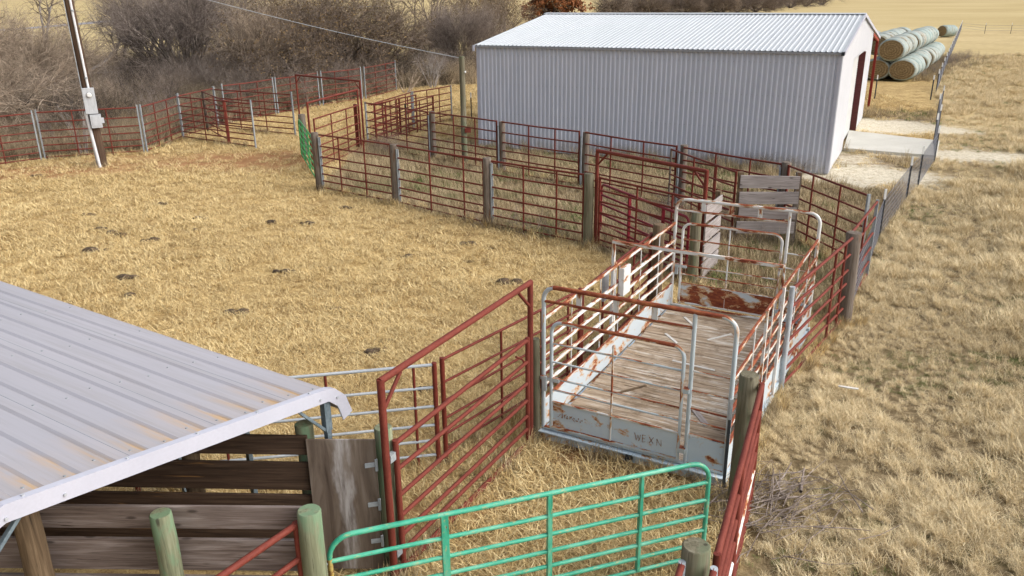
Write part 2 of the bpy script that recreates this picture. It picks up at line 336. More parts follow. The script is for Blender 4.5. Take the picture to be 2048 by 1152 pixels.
M['range'] = blade('dry pasture grass', [(.2, (.21, .155, .08)), (.38, (.42, .32, .172)), (.57, (.63, .50, .288)), (.85, (.83, .71, .468))], ((.10, .13, .04), .45, .66, .35))
M['greenblade'] = blade('green winter shoots', [(.2, (.05, .07, .02)), (.5, (.10, .15, .04)), (.8, (.2, .24, .08))])
M['lane'] = blade('dull lane grass', [(.2, (.14, .105, .06)), (.42, (.27, .205, .12)), (.62, (.42, .33, .195)), (.9, (.6, .49, .31))], ((.10, .13, .045), .35, .55, .5))
M['weed'] = blade('dead weeds', [(.25, (.055, .042, .026)), (.42, (.13, .10, .06)), (.58, (.26, .20, .125)), (.8, (.50, .40, .27))], ((.10, .095, .04), .12, .52, .5), .3)

# ------------------------------------------------------------------ ground, one sheet
def stretch(lo, hi, step, far, k=1.16):
    c = list(np.arange(lo, hi+1e-6, step)); a, s = [], step
    x = hi
    while x < far: s *= k; x += s; a.append(x)
    b, s, x = [], step, lo
    while x > -far: s *= k; x -= s; b.append(x)
    return np.array(b[::-1]+c+a)
gx = stretch(-46, 46, .3, 4000); gy = stretch(0, 92, .3, 5000)
gy = gy[gy > -300]
GX, GY = np.meshgrid(gx, gy); nx_, ny_ = len(gx), len(gy)
rng = np.random.default_rng(7)
def hsh(ix, iy, seed): 
    v = np.sin(ix*127.1+iy*311.7+seed*74.7)*43758.5453; return v-np.floor(v)
def vnoise(x, y, sc, seed=0):
    x, y = x*sc, y*sc; ix, iy = np.floor(x), np.floor(y); fx, fy = x-ix, y-iy; fx, fy = fx*fx*(3-2*fx), fy*fy*(3-2*fy)
    return (hsh(ix, iy, seed)*(1-fx)+hsh(ix+1, iy, seed)*fx)*(1-fy)+(hsh(ix, iy+1, seed)*(1-fx)+hsh(ix+1, iy+1, seed)*fx)*fy
def fbm(x, y, sc, seed=0, o=4):
    return sum(vnoise(x, y, sc*2**i, seed+i)*.5**(i+1) for i in range(o))/(1-.5**o)
def inpoly(x, y, poly):
    x, y = np.asarray(x, float), np.asarray(y, float); r = np.zeros(x.shape, bool); n = len(poly)
    for i in range(n):
        (x1, y1), (x2, y2) = poly[i], poly[(i+1) % n]
        c = ((y1 > y) != (y2 > y)); xi = (x2-x1)*(y-y1)/((y2-y1) if y2 != y1 else 1e-9)+x1; r ^= c & (x < xi)
    return r
def polyf(pix): return [tuple(at(*p)[:2]) for p in pix]
P1, P2, P3, P4 = at(641, 378), at(794, 408), at(977, 450), at(1175, 491)
B0, B1, B2, B3 = at(734, 292), at(862, 319), at(1000, 345), at(1163, 374)
B4, B5, B6 = V3(5.26, 25.1, 0), V3(7.6, 22.18, 0), V3(8.39, 18.41, 0)
PR = at(1686, 642); GR = at(1562, 778); N1 = V3(2.97, 9.2, 0); N2 = V3(1.59, 5.89, 0)
NX = N2+(N2-N1)*.9
SFL, SW, SL = V3(.46, 11.05, 0), V3(2.45, -1.36, 0), V3(2.93, 5.15, 0)
BFL, BFR = V3(-1.42, 7.84, 0), V3(.26, 10.92, 0)
RANGE_LINE = [tuple(p[:2]) for p in (NX, N2, N1, GR, PR)]+[tuple(at(*q)[:2]) for q in ((1757, 478), (1812, 399), (1835, 372), (1868, 322))]+[(19.9, 38.0), (23.9, 45.7), (27.9, 54.3), (71.9, 135.3)]
range_poly = RANGE_LINE+[(300, 135), (300, -20), (0, -20)]
lane_poly = [tuple(p[:2]) for p in (P1, P2, P3, P4, at(1385, 563), at(1350, 560), PR, B6)]+[(8.6, 18.6), (10.2, 21.6), (12.9, 25.8), (11.8, 29.7), (-1.2, 36.9), (-3.3, 38), (-6.5, 36.8)]
barn_o = V3(11.805, 29.865, 0); byaw = -.465; bu = V3(math.cos(byaw), math.sin(byaw), 0); bv = V3(-math.sin(byaw), math.cos(byaw), 0)
BL_, BWR, BHE, BHR, BW1, BW2, BH2 = 14.76, 7.5, 4.356, 5.435, 15.375, 20.2, 3.85
barn_poly = [tuple((barn_o+bu*a+bv*b)[:2]) for a, b in ((.0, 0), (0, BW2), (-BL_, BW2), (-BL_, 0))]
slab_poly = [tuple(at(*q)[:2]) for q in ((1687, 300), (1697, 264), (1879, 285), (1872, 315))]
brush_poly = polyf([(-260, 345), (84, 318), (290, 303), (365, 268), (436, 252), (553, 226), (646, 209), (728, 196), (793, 180), (865, 172), (950, 168), (960, 140), (900, 118), (700, 125), (500, 120), (300, 128), (150, 128), (-200, 135)])
def smooth(x, a, b): t = np.clip((x-a)/(b-a), 0, 1); return t*t*(3-2*t)
def blob(X, Y, c, rx, ry, ang=0, seed=0, soft=.35):
    ca, sa = math.cos(ang), math.sin(ang); dx, dy = X-c[0], Y-c[1]; u, v = (dx*ca+dy*sa)/rx, (-dx*sa+dy*ca)/ry
    return 1-smooth(np.sqrt(u*u+v*v)+(fbm(X, Y, .9, seed)-.5)*.9, 1-soft, 1+soft)
def zones(X, Y):
    n = fbm(X, Y, .5, 3)
    dirt = np.maximum.reduce([blob(X, Y, at(520, 320)[:2], 4.2, 2.2, 0, 1)*.9, blob(X, Y, at(380, 315)[:2], 5, 1.2, .1, 2)*.6, blob(X, Y, at(60, 345)[:2], 4.0, 1.6, .25, 4)*.8, blob(X, Y, at(190, 335)[:2], 3, 1.4, 0, 14)*.6,
                              blob(X, Y, at(1220, 905)[:2], 1.7, .7, -.5, 5)*.75, blob(X, Y, at(880, 1020)[:2], 1.0, .6, .4, 6)*.5, blob(X, Y, at(1600, 700)[:2], 1.0, .5, .9, 7)*.3])
    gravel = np.maximum.reduce([blob(X, Y, at(1772, 252)[:2], 4.0, 2.5, -.5, 8, .3), blob(X, Y, at(1722, 350)[:2], 2.8, 2.0, -.5, 9, .3), blob(X, Y, at(1700, 318)[:2], 1.6, .9, 1.0, 18, .5)*.7, blob(X, Y, at(1960, 312)[:2], 4.6, 1.2, -.35, 10, .3), blob(X, Y, at(1840, 298)[:2], 3.5, 1.5, -.4, 11, .3)*.5,
                                blob(X, Y, at(1880, 372)[:2], 1.5, .6, -.3, 12, .5)*.45, blob(X, Y, (at(1150, 312))[:2], 1.0, .35, -.46, 13, .4)*.8])
    dull = blob(X, Y, at(1800, 330)[:2], 5.5, 3.4, -.5, 15)*.9
    dull = np.maximum(dull, blob(X, Y, at(1840, 240)[:2], 5.0, 2.6, -.5, 16)*.9); dull = np.maximum(dull, blob(X, Y, at(1960, 330)[:2], 5, 2.2, -.5, 17)*.6)
    lane = inpoly(X, Y, lane_poly).astype(float); rg = inpoly(X, Y, range_poly).astype(float); br = inpoly(X, Y, brush_poly).astype(float)
    return dirt, gravel, np.maximum(lane*.85, dull), rg, br
def blur(a, it=2):
    for _ in range(it): a = (a+np.roll(a, 1, 0)+np.roll(a, -1, 0)+np.roll(a, 1, 1)+np.roll(a, -1, 1))/5
    return a
zs = [blur(z, 2) for z in zones(GX, GY)]
near = (np.abs(GX) < 60) & (GY < 100) & (GY > -5)
Z = np.where(near, (fbm(GX, GY, 1.1, 30)-.5)*.05 + (fbm(GX, GY, .12, 31)-.5)*.04, 0)
Z = Z - .03
for pl in (barn_poly, slab_poly): Z = np.where(inpoly(GX, GY, pl), -.05, Z)
idx = np.arange(nx_*ny_).reshape(ny_, nx_)
F = np.stack([idx[:-1, :-1], idx[:-1, 1:], idx[1:, 1:], idx[1:, :-1]], -1).reshape(-1, 4)
def ground_mat():
    m = N('ground'); P = m.pos(); at_ = []
    def A(nm):
        a = m.n('ShaderNodeAttribute'); a.attribute_name = nm; return a.outputs['Fac']
    mic = m.noise(P, 9, 6, .75, .5); mic2 = m.noise(m.pos((1, 1, 1)), 32, 4, .7); mid = m.noise(P, 1.3, 5, .62); big = m.noise(P, .11, 4, .55); vb = m.noise(P, .022, 3, .5)
    sp0 = m.n('ShaderNodeTexVoronoi'); sp0.inputs['Scale'].default_value = .62; m.l(P, sp0.inputs['Vector']); spn = m.noise(P, 7, 4, .7)
    spot = m.ramp(m.math('ADD', sp0.outputs['Distance'], m.math('MULTIPLY', m.math('SUBTRACT', spn, .5), .16)), [(.07, (1, 1, 1)), (.10, (0, 0, 0))])
    k = m.math('ADD', m.math('MULTIPLY', mic, .45), m.math('ADD', m.math('MULTIPLY', mid, .33), m.math('MULTIPLY', mic2, .22)))
    straw = m.ramp(k, [(.35, (.12, .075, .032)), (.44, (.29, .195, .085)), (.52, (.49, .355, .155)), (.62, (.68, .52, .26))])
    strawb = m.mix(m.rng(big, .38, .62, 0, .5), straw, m.ramp(k, [(.35, (.19, .12, .055)), (.65, (.46, .33, .16))]))
    rngc = m.ramp(k, [(.33, (.07, .05, .028)), (.46, (.15, .11, .06)), (.55, (.26, .20, .115)), (.66, (.45, .36, .22))])  # dark pasture soil, its colour darkened further for shaded gaps between tufts
    gr = m.ramp(m.noise(P, .55, 4, .6), [(.56, (0, 0, 0)), (.66, (1, 1, 1))]); rngc = m.mix(m.math('MULTIPLY', gr, .35), rngc, (.12, .15, .045))
    lane = m.ramp(k, [(.33, (.075, .058, .035)), (.46, (.16, .12, .075)), (.55, (.25, .19, .12)), (.66, (.38, .31, .2))])
    gl = m.ramp(m.noise(P, .4, 4, .6), [(.52, (0, 0, 0)), (.62, (1, 1, 1))]); lane = m.mix(m.math('MULTIPLY', gl, .4), lane, (.11, .135, .045))
    dirt = m.ramp(k, [(.35, (.19, .085, .035)), (.6, (.40, .215, .105))])
    grav = m.ramp(m.noise(P, 16, 5, .8), [(.34, (.22, .185, .13)), (.46, (.52, .47, .36)), (.6, (.68, .63, .52))])
    br = m.ramp(k, [(.35, (.08, .062, .038)), (.55, (.17, .13, .08)), (.7, (.30, .235, .145))])
    # open hay field further off: smooth, pale gold, faint mowing lines
    ml = m.noise(m.pos((.05, .5, 1)), 1, 3, .6); field = m.ramp(m.math('ADD', m.math('MULTIPLY', vb, .6), m.math('MULTIPLY', ml, .4)), [(.35, (.39, .295, .135)), (.5, (.49, .385, .19)), (.65, (.58, .475, .265))])
    field = m.mix(.35, field, m.ramp(k, [(.35, (.25, .19, .09)), (.65, (.60, .48, .26))]))
    fr = m.ramp(m.math('ADD', m.math('MULTIPLY', big, .5), m.math('MULTIPLY', mid, .5)), [(.36, (.33, .245, .125)), (.5, (.48, .37, .195)), (.64, (.60, .48, .27))])
    sp = m.n('ShaderNodeSeparateXYZ'); m.l(P, sp.inputs[0])
    c = strawb; c = m.mix(m.math('MULTIPLY', spot, .8), c, (.06, .04, .022)); c = m.mix(A('lane'), c, lane); c = m.mix(A('range'), c, rngc)
    c = m.mix(m.math('MULTIPLY', A('range'), m.rng(sp.outputs['Y'], 26, 46)), c, fr)
    farm = m.rng(sp.outputs['Y'], 66, 76); c = m.mix(farm, c, field)
    farr = m.math('MULTIPLY', m.rng(sp.outputs['X'], 20, 26), m.rng(sp.outputs['Y'], 60, 132)); 
    c = m.mix(m.math('MULTIPLY', farr, m.rng(sp.outputs['Y'], 136, 128, 0, .75)), c, fr)
    c = m.mix(A('brushz'), c, br); nz = m.rng(m.noise(P, 2.2, 5, .7), .35, .65, -.25, .25)
    c = m.mix(m.math('ADD', A('dirt'), m.math('MULTIPLY', nz, m.rng(A('dirt'), 0, .3)), True), c, dirt)
    c = m.mix(m.math('ADD', A('gravel'), m.math('MULTIPLY', m.rng(m.noise(P, 3.2, 6, .75), .35, .65, -.5, .35), m.rng(A('gravel'), 0, .3)), True), c, grav)
    m.bump(k, .9, .05); return m.out(c, .95, 0, .1)
me = npmesh('ground', np.stack([GX.ravel(), GY.ravel(), Z.ravel()], 1), F, ground_mat(), True,
            [(nm, 'FLOAT', 'value', z.ravel()) for nm, z in zip(('dirt', 'gravel', 'lane', 'range', 'brushz'), zs)])
go = bpy.data.objects.new('ground', me); COL.objects.link(go); tag(go, kind='structure')

def ribbon(name, pts, wd, mat, z=.0):
    mb = MB(); pts = [V3(*p, z) for p in pts]; vs = []
    for i, p in enumerate(pts):
        t = nrm(pts[min(i+1, len(pts)-1)]-pts[max(i-1, 0)]); s = V3(-t[1], t[0], 0); ww = wd[i] if hasattr(wd, '__len__') else wd
        vs += [p-s*ww/2, p+s*ww/2]
    mb.add(vs, [(2*i, 2*i+2, 2*i+3, 2*i+1)[::-1] if False else (2*i, 2*i+2, 2*i+3, 2*i+1) for i in range(len(pts)-1)]); return mb.build(name, mat)
roadm = N('far farm road'); roadm.out(roadm.ramp(roadm.noise(roadm.pos((.2, .2, 1)), 1, 4), [(.35, (.20, .20, .225)), (.65, (.34, .33, .35))]), .9)
rp = [(-360, 60), (-180, 143), (-114, 205), (-113.5, 230), (-118, 265), (-127, 330), (-150, 440)]
rp = [at(*q)[:2] for q in ((-500, 92), (-200, 74), (37, 58), (167, 47), (250, 40), (354, 30), (600, 18), (760, 12))]
tag(ribbon('farm_road', rp, [5, 5, 6, 7, 9, 11, 14, 18], roadm.m, .01), kind='structure')
# fallow band along the far field edges
# concrete apron
mb = MB(); sp4 = [np.array([*p, 0]) for p in slab_poly]; cc = sum(sp4)/4
vs = [p+V3(0, 0, -.06) for p in sp4]+[p+V3(0, 0, .09) for p in sp4]
mb.add(vs, [(4, 5, 6, 7)[::-1], (0, 1, 5, 4)[::-1], (1, 2, 6, 5)[::-1], (2, 3, 7, 6)[::-1], (3, 0, 4, 7)[::-1]])
tag(mb.build('concrete_apron', M['concrete'], bevel=.012), kind='structure')

# ------------------------------------------------------------------ pipe fence pieces
RAILS = [.08, .32, .57, .86, 1.17, 1.54, 1.93]
LOW6 = [.18, .42, .67, .97, 1.27, 1.62]
def up(p, z): return V3(p[0], p[1], z)
def panel(label, A, B, group, rails=RAILS, ups=(.34, .68), mat='red', upmat=None, ends=('red', 'red'), r=.026, name='fence_panel', cat='fence panel', legs=True, railmats=None, endh=None, er=.034, inset=.0, cut=None):
    A, B = np.array(A, float), np.array(B, float); d = nrm(B-A); L = np.linalg.norm(B-A); A, B = A+d*inset, B-d*inset
    rt = root(name, label, cat, (A[0], A[1], 0), group); upmat = upmat or mat; top = max(rails)
    for i, z in enumerate(rails):
        mm = railmats[i] if railmats else mat; mid = (A+B)/2; sag = random.uniform(-.022, .010)
        rr = r*1.12 if z == top else r
        MB().tube([up(A, z), up(mid, z+sag), up(B, z)], rr, 8).build('rail', M[mm], rt)
    for t in ups:
        p = A+(B-A)*t; off = V3(-d[1], d[0], 0)*r*.4
        MB().tube([up(p+off, -.03 if legs else min(rails)-.02), up(p+off, top-.01)], r*1.0, 8).build('upright', M[upmat], rt)
    for p, e in ((A, ends[0]), (B, ends[1])):
        if e is None: continue
        h = (endh or top+.03); rr = er*(.95 if e == 'galv' else 1)
        mbb = MB()
        if e == 'galv': mbb.box(up(p, h/2), V3(0, 0, h/2+.01), V3(d[0], d[1], 0)*rr, V3(-d[1], d[0], 0)*rr)
        else: mbb.tube([up(p, -.05), up(p, h)], rr, 10)
        mbb.build('end_post', M[e], rt)
    return rt
def woodpost(label, p, h, mat='post', r=.12, lean=(0, 0), group='wooden fence posts', band=None, name='wooden_post'):
    p = np.array(p, float); rt = root(name, label, 'post', (p[0], p[1], 0), group)
    K = 7; pts = [V3(p[0]+lean[0]*t+random.uniform(-.006, .006), p[1]+lean[1]*t+random.uniform(-.006, .006), -.1+(h+.1)*t) for t in np.linspace(0, 1, K)]
    rr = [r*(1.06-.08*t+random.uniform(-.02, .02)) for t in np.linspace(0, 1, K)]
    top = pts[-1]; pts.append(top+V3(0, 0, .012)); rr.append(rr[-1]*.9)
    MB().tube(pts, rr, 16).build('timber', M[mat], rt)
    if band is not None:
        d = nrm(band); q = p+d*(r+.03)
        mb = MB(); sd_ = V3(-d[1], d[0], 0)
        for s in (-1, 1): mb.box(up(q+sd_*s*.032, h*.47), V3(0, 0, h*.46), sd_*.012, d*.022)
        mb.box(up(q-d*.018, h*.47), V3(0, 0, h*.46), sd_*.03, d*.005); mb.build('steel_channel', M['galv'], rt)
    return rt

# front run of the lane (four wooden posts, three panels)
gW = 'wooden posts of the front lane fence'
woodpost('grey wooden post where the bright green gate meets the front fence', P1, 1.98, 'post', .135, (-.03, 0), gW, band=P2-P1)
woodpost('second grey wooden post of the front fence counted from the bright green gate', P2, 1.95, 'post', .125, (.0, 0), gW, band=P3-P2)
woodpost('third grey wooden post of the front fence counted from the bright green gate', P3, 2.0, 'post', .125, (0, 0), gW, band=P4-P3)
woodpost('greenish wooden post beside the hinge of the overhead framed gate', P4, 1.97, 'postmoss', .125, (.0, 0), gW)
gF = 'pipe panels of the front lane fence'
panel('dark red seven rail panel next to the bright green gate, first of the front fence', P1, P2, gF, inset=.16, ends=(None, 'red'), ups=(.28, .64))
panel('middle dark red panel of the front fence, between the second and third wooden posts', P2, P3, gF, inset=.16, ends=(None, 'red'), ups=(.39, .78))
panel('dark red seven rail panel of the front fence ending at the greenish wooden post', P3, P4, gF, inset=.16, ends=(None, 'red'), ups=(.36, .72))
# back run of the lane
gB = 'pipe panels of the back lane fence'; gBp = 'posts of the back lane fence'
woodpost('weathered post with steel channel, first behind the tumbleweed in the back fence', B1+V3(.12, 0, 0), 1.95, 'post', .125, (0, 0), gBp, band=V3(-1, -.3, 0))
woodpost('weathered post with steel channel in the back fence below the shed left corner', B2+V3(.1, 0, 0), 1.93, 'post', .12, (0, 0), gBp, band=V3(-1, -.3, 0))
woodpost('weathered post with steel channel in the back fence before the middle of the shed wall', B3+V3(.1, 0, 0), 1.92, 'post', .12, (.03, 0), gBp, band=V3(-1, -.3, 0))
woodpost('weathered post with dark channel where the slanting lane panel starts', B4+V3(.1, 0, 0), 1.98, 'post', .12, (.02, 0), gBp, band=V3(-1, -.3, 0))
woodpost('short grey post behind the right wing of grey planks near the shed corner', B5, 2.0, 'post', .125, (0, 0), gBp, band=V3(-1, .3, 0))
panel('dark red panel of the back fence with dry weeds caught in it', B0, B1, gB, inset=.1, ends=('galv', 'red'), ups=(.33, .66))
panel('dark red panel of the back fence in front of the tall wooden post', B1, B2, gB, inset=.14, ends=(None, 'red'), ups=(.35, .68))
panel('dark red back fence panel in front of the left third of the shed wall', B2, B3, gB, inset=.14, ends=(None, 'red'), ups=(.36, .70))
panel('dark red panel of the back fence in front of the middle of the shed wall', B3, B4, gB, inset=.14, ends=(None, 'red'), ups=(.30, .66))
panel('dark red panel of the back fence behind the slanting lane panel', B4, B5, gB, inset=.14, ends=(None, 'red'), ups=(.35, .70))
panel('dark red panel running downhill from the shed corner to the galvanised corner post', B5, B6, gB, inset=.14, ends=('red', 'galv'), ups=(.34, .68))
panel('slanting inner panel between the back fence and the right wing of grey planks', V3(4.9, 24.72, 0), V3(6.0, 21.3, 0), gB, inset=.02, ends=('post', 'red'), ups=(.38, .72))
# round pen arc at the tree line
gA = 'pipe panels of the curved back pen'
arc = [((-150, 352), (83, 321), 'dark red panel at the far left edge under the hanging bare branches'),
       ((91, 319), (289, 306), 'dark red panel behind the meter pole'),
       ((295, 305), (366, 276), 'short looking dark red panel right of the meter pole'),
       ((367, 275), (436, 254), 'dark red panel going back to the right behind the free standing panel'),
       ((453, 247), (552, 229), 'dark red panel in the bushes, left of the far overhead frame'),
       ((557, 228), (640, 212), 'dark red panel behind the left post of the far overhead frame'),
       ((647, 211), (725, 200), 'dark red panel behind the crossbar of the far overhead frame'),
       ((732, 198), (793, 182), 'last dark red panel of the curved pen, beside the twiggy bush')]
for a, b, lb in arc: panel(lb, at(*a), at(*b), gA, ends=('galv', 'galv'), r=.026, er=.03, endh=2.08, rails=[.1, .34, .6, .9, 1.2, 1.56, 1.97])
panel('free standing dark red panel standing out from the curved pen with a galvanised end post', at(368, 277), at(512, 297), gA, ends=('galv', 'galv'), er=.03, endh=2.14, rails=[.1, .34, .6, .9, 1.2, 1.56, 1.97], ups=(.33, .63))
panel('dark red panel behind the free standing one, ending at the far overhead frame', at(438, 257), at(591, 272), gA, ends=('galv', 'galv'), er=.034, endh=2.1, rails=[.1, .34, .6, .9, 1.2, 1.56, 1.97], ups=(.31, .65))
panel('short crooked dark red gate tucked inside the free standing panel', at(416, 262), at(459, 286), gA, rails=[.15, .45, .8, 1.2, 1.6, 1.95], ends=('barkdark', 'red'), er=.06, ups=(.5,))
# far overhead frame
def hoop(label, A, B, h, group, mat='red', r=.05, base=True, brace=True):
    A, B = np.array(A, float), np.array(B, float); d = nrm(B-A); rt = root('gate_arch', label, 'gate arch', (A[0], A[1], 0), group)
    for p in (A, B): MB().tube([up(p, -.05), up(p, h)], r, 10).build('frame_post', M[mat], rt)
    MB().tube([up(A+d*-.02, h-.02), up(B+d*.02, h-.02)], r*.95, 10).build('crossbar', M[mat], rt)
    if brace:
        for p, s in ((A, 1), (B, -1)): MB().tube([up(p, h-.40), up(p+d*s*.36, h-.06)], r*.55, 8).build('corner_brace', M[mat], rt)
    if base: MB().tube([up(A, .06), up(B, .06)], r*.7, 8).build('sill_bar', M[mat], rt)
    return rt
gH = 'overhead gate frames'
hoop('tall dark red overhead frame at the back of the pen, widest of the far ones', V3(-10.14, 39.68, 0), V3(-6.55, 36.5, 0), 2.92, gH, r=.042, base=False)
hoop('dark red overhead frame between the bright green gate and the back fence', V3(-7.76, 31.68, 0), V3(-6.62, 36.1, 0), 2.6, gH, r=.042, base=False, brace=False)
panel('dark red panel closing the opening behind the bright green gate', V3(-7.62, 31.9, 0), V3(-6.6, 36.0, 0), 'panels by the far frames', ups=(.36, .70))
mbx = root('gate_column', 'thick dark red steel column where the two far frames meet', 'post', (-6.78, 36.2, 0)); MB().box(V3(-6.78, 36.2, .95), V3(0, 0, 1.0), V3(.07, 0, 0), V3(0, .07, 0)).build('column_tube', M['red'], mbx)
# panels behind, toward the tall wooden post
gM = 'panels behind the back lane fence'
C1, C2 = at(826, 258), at(904, 241)
panel('dark red panel from the thick steel column toward the galvanised middle post', V3(-6.3, 36.9, 0), C1, gM, ends=(None, 'galv'), ups=(.3, .6, .85), rails=[.1, .34, .57, .86, 1.15, 1.48, 1.82])
panel('dark red panel ending at the lone thin post left of the tall wooden post', C1+V3(.06, .1, 0), C2, gM, ends=('galv', 'galv'), er=.03, ups=(.36, .68), rails=[.1, .34, .57, .86, 1.15, 1.48, 1.82])
D1, D2, D3 = at(802, 270), at(868, 252), at(814, 272)
panel('low dark red gate leaning toward the lane with its rails close together', V3(-6.1, 37.2, 0), D1, gM, rails=[.15, .35, .6, .85, 1.1, 1.4, 1.75], ups=(.3, .62), ends=('red', 'red'), er=.05)
panel('low dark red gate behind the tumbleweed reaching a stout red post', D3, D2, gM, rails=[.2, .5, .8, 1.1, 1.14, 1.5], ups=(.5,), ends=('barkdark', 'red'), er=.05)
panel('slim dark red panel crossing behind the first back fence panel', V3(-6.2, 37.0, 0), V3(-4.6, 40.6, 0), gM, rails=[.15, .45, .8, 1.15, 1.5, 1.8], ups=(.3, .55, .8), ends=(None, 'red'))

# bright green gate
def bull_gate(label, A, B, h, n, mat, group=None, r=.026, z0=.2, ups=(.3, .65), upr=None, rc=.22, heights=None, endmat=None, name='tube_gate', widths=None):
    A, B = np.array(A, float), np.array(B, float); d = nrm(B-A); L = np.linalg.norm(B-A); rt = root(name, label, 'gate', (A[0], A[1], 0), group)
    def arcp(c, a0, a1): return [c+d*math.cos(a)*rc+V3(0, 0, math.sin(a)*rc) for a in np.linspace(a0, a1, 7)]
    path = [up(A, z0+rc)] if False else []
    ztop = h
    cA, cB = up(A+d*rc, ztop-rc), up(B-d*rc, ztop-rc)
    if endmat:
        MB().tube([up(A, z0), up(A, ztop-rc*1.02)], r*1.02, 10).build('end_tube', M[endmat], rt); path = [up(A, ztop-rc*1.02)]
    else: path = [up(A, z0)]
    path += [cA+(-d)*math.cos(a)*rc+V3(0, 0, math.sin(a)*rc) for a in np.linspace(0, math.pi/2, 8)]
    path += [cB+d*math.sin(a)*rc+V3(0, 0, math.cos(a)*rc) for a in np.linspace(0, math.pi/2, 8)]
    path += [up(B, z0)]
    MB().tube(path, r*1.08, 10).build('outer_tube', M[mat], rt)
    hs_ = heights or list(np.linspace(z0, ztop, n)[:-1])
    for z in hs_: MB().tube([up(A, z), up(A+(B-A)*.5, z-.008), up(B, z)], r*.92, 10).build('rail', M[mat], rt)
    for i, t in enumerate(ups):
        p = A+(B-A)*t; ww = (widths[i] if widths else .05)
        MB().box(up(p, (z0+ztop)/2), V3(0, 0, (ztop-z0)/2), d*ww/2, V3(-d[1], d[0], 0)*r*1.15).build('upright', M[mat], rt)
    return rt
bull_gate('bright green tube gate hinged on the first grey wooden post', at(632, 362), at(604, 314), 1.6, 7, 'green', r=.03, z0=.12, ups=(.35, .7), rc=.3)
woodpost('old wooden post behind the far end of the bright green gate', at(611, 312), 1.75, 'post', .15, (0, 0), 'old posts')
bull_gate('turquoise green tube gate across the foreground with a yellow worn end', V3(-1.86, 6.74, 0), V3(2.25, 8.07, 0), 1.42, 7, 'turq', r=.0265, z0=.12, ups=(.275, .545, .80), rc=.24, heights=[.12, .3, .48, .68, .9, 1.14], endmat='yellowrust', widths=(.075, .05, .035))
lt = root('gate_latch_pin', 'small shiny latch pin on the yellow worn end of the turquoise gate', 'latch', (-1.93, 6.72, 1.1)); MB().tube([V3(-1.98, 6.70, 1.12), V3(-1.86, 6.74, 1.12)], .014, 8).tube([V3(-1.99, 6.70, 1.12), V3(-1.975, 6.702, 1.12)], .026, 8).build('pin', M['galvrail'], lt)

# overhead frame of the lane gate beside the cage
HL, HR = V3(2.27, 21.13, 0), V3(4.5, 18.42, 0)
hoop('dark red overhead gate frame with corner braces beside the greenish post', HL, HR, 2.6, gH, r=.05)
panel('dark red seven rail gate hanging inside the overhead frame beside the greenish post', HL+nrm(HR-HL)*.12, HR-nrm(HR-HL)*.15, 'gates by the cage', rails=[.2, .42, .67, .95, 1.25, 1.55, 1.88], ups=(.4, .75), legs=False, ends=('red', 'red'))
bull_gate('crimson tube gate with rounded corners behind the overhead frame', V3(2.5, 22.0, 0), V3(4.15, 18.35, 0), 1.5, 6, 'crimson', 'gates by the cage', r=.032, ups=(.36, .74), heights=[.12, .38, .66, .94, 1.2], rc=.16)
woodpost('green treated post at the end of the crimson gate, behind the cage', at(1384, 566), 1.72, 'postmoss', .12, (0, 0), 'posts around the cage')
woodpost('dark brown post against the far left corner of the cage', V3(3.12, 16.55, 0), 1.85, 'postbrown', .13, (0, 0), 'posts around the cage')
# plank wings
def wing(label, A, B, h, matp, boards, face, lp='postbrown', rp='post', thick=.04):
    A, B = np.array(A, float), np.array(B, float); d = nrm(B-A); nn = V3(-d[1], d[0], 0)*face; rt = root('plank_wing', label, 'plank fence', (A[0], A[1], 0), 'plank wings behind the cage')
    for p, mm in ((A, lp), (B, rp)):
        if mm: MB().box(up(p, h*.5+.02), V3(0, 0, h*.5+.03), d*.065, nn*.06).build('post', M[mm], rt)
    for (z0, z1) in boards:
        a, b = A+nn*.09-d*random.uniform(.0, .05), B+nn*.09+d*random.uniform(0, .05); tl = random.uniform(-.012, .012)
        MB().bar(up(a, (z0+z1)/2-tl), up(b, (z0+z1)/2+tl), thick, z1-z0).build('plank', M[matp], rt, bevel=.006)
    return rt
wing('right wing of four wide grey planks near the shed corner', V3(6.07, 21.12, 0), V3(7.55, 21.0, 0), 1.93, 'plank', [(.33, .66), (.74, 1.06), (1.14, 1.47), (1.56, 1.90)], -1)
wing('left wing of grey planks seen at a slant behind the cage', V3(4.42, 18.25, 0), V3(5.05, 19.35, 0), 1.85, 'plank', [(.06, .42), (.48, .86), (.93, 1.32), (1.42, 1.82)], -1, None, 'postbrown')

# right side of the pens
gR = 'pipe panels along the right boundary'
panel('short red panel between the galvanised corner post and the leaning dark wooden post', B6+V3(.08, -.1, 0), PR+V3(.02, .2, 0), gR, mat='red2', ends=('galv', None), ups=(.5,), rails=[.08, .4, .75, 1.1, 1.48, 1.85])
woodpost('tall dark wooden post at the end of the wire mesh fence', PR, 1.9, 'post', .15, (-.02, 0), 'posts around the cage')
panel('red panel from the tall dark wooden post to the bluish galvanised post', PR+nrm(GR-PR)*.2, GR, gR, mat='red2', upmat='red', ends=(None, 'galvrail'), er=.045, endh=1.88, ups=(.12, .3), rails=[.08, .34, .6, .88, 1.17, 1.5, 1.84])
woodpost('wooden post in the foreground holding the bundle of long red rails', N1, 1.95, 'postmoss', .125, (0, 0), 'posts around the cage')
woodpost('wooden post at the bottom edge between the long red rails', N2, 1.93, 'postmoss', .13, (0, 0), 'posts around the cage')
dn = nrm(N2-N1); sdn = V3(-dn[1], dn[0], 0)
panel('long red panel running toward the viewer on the right of the turquoise gate', N1+sdn*.16+dn*.02, N2-sdn*.17*-1+dn*-.05, gR, mat='red2', ends=('red', 'red'), ups=(.55,), rails=[.10, .36, .62, .88, 1.16, 1.48, 1.84], railmats=['red', 'red', 'wr_mid', 'red2', 'red2', 'red2', 'red2'], r=.03)
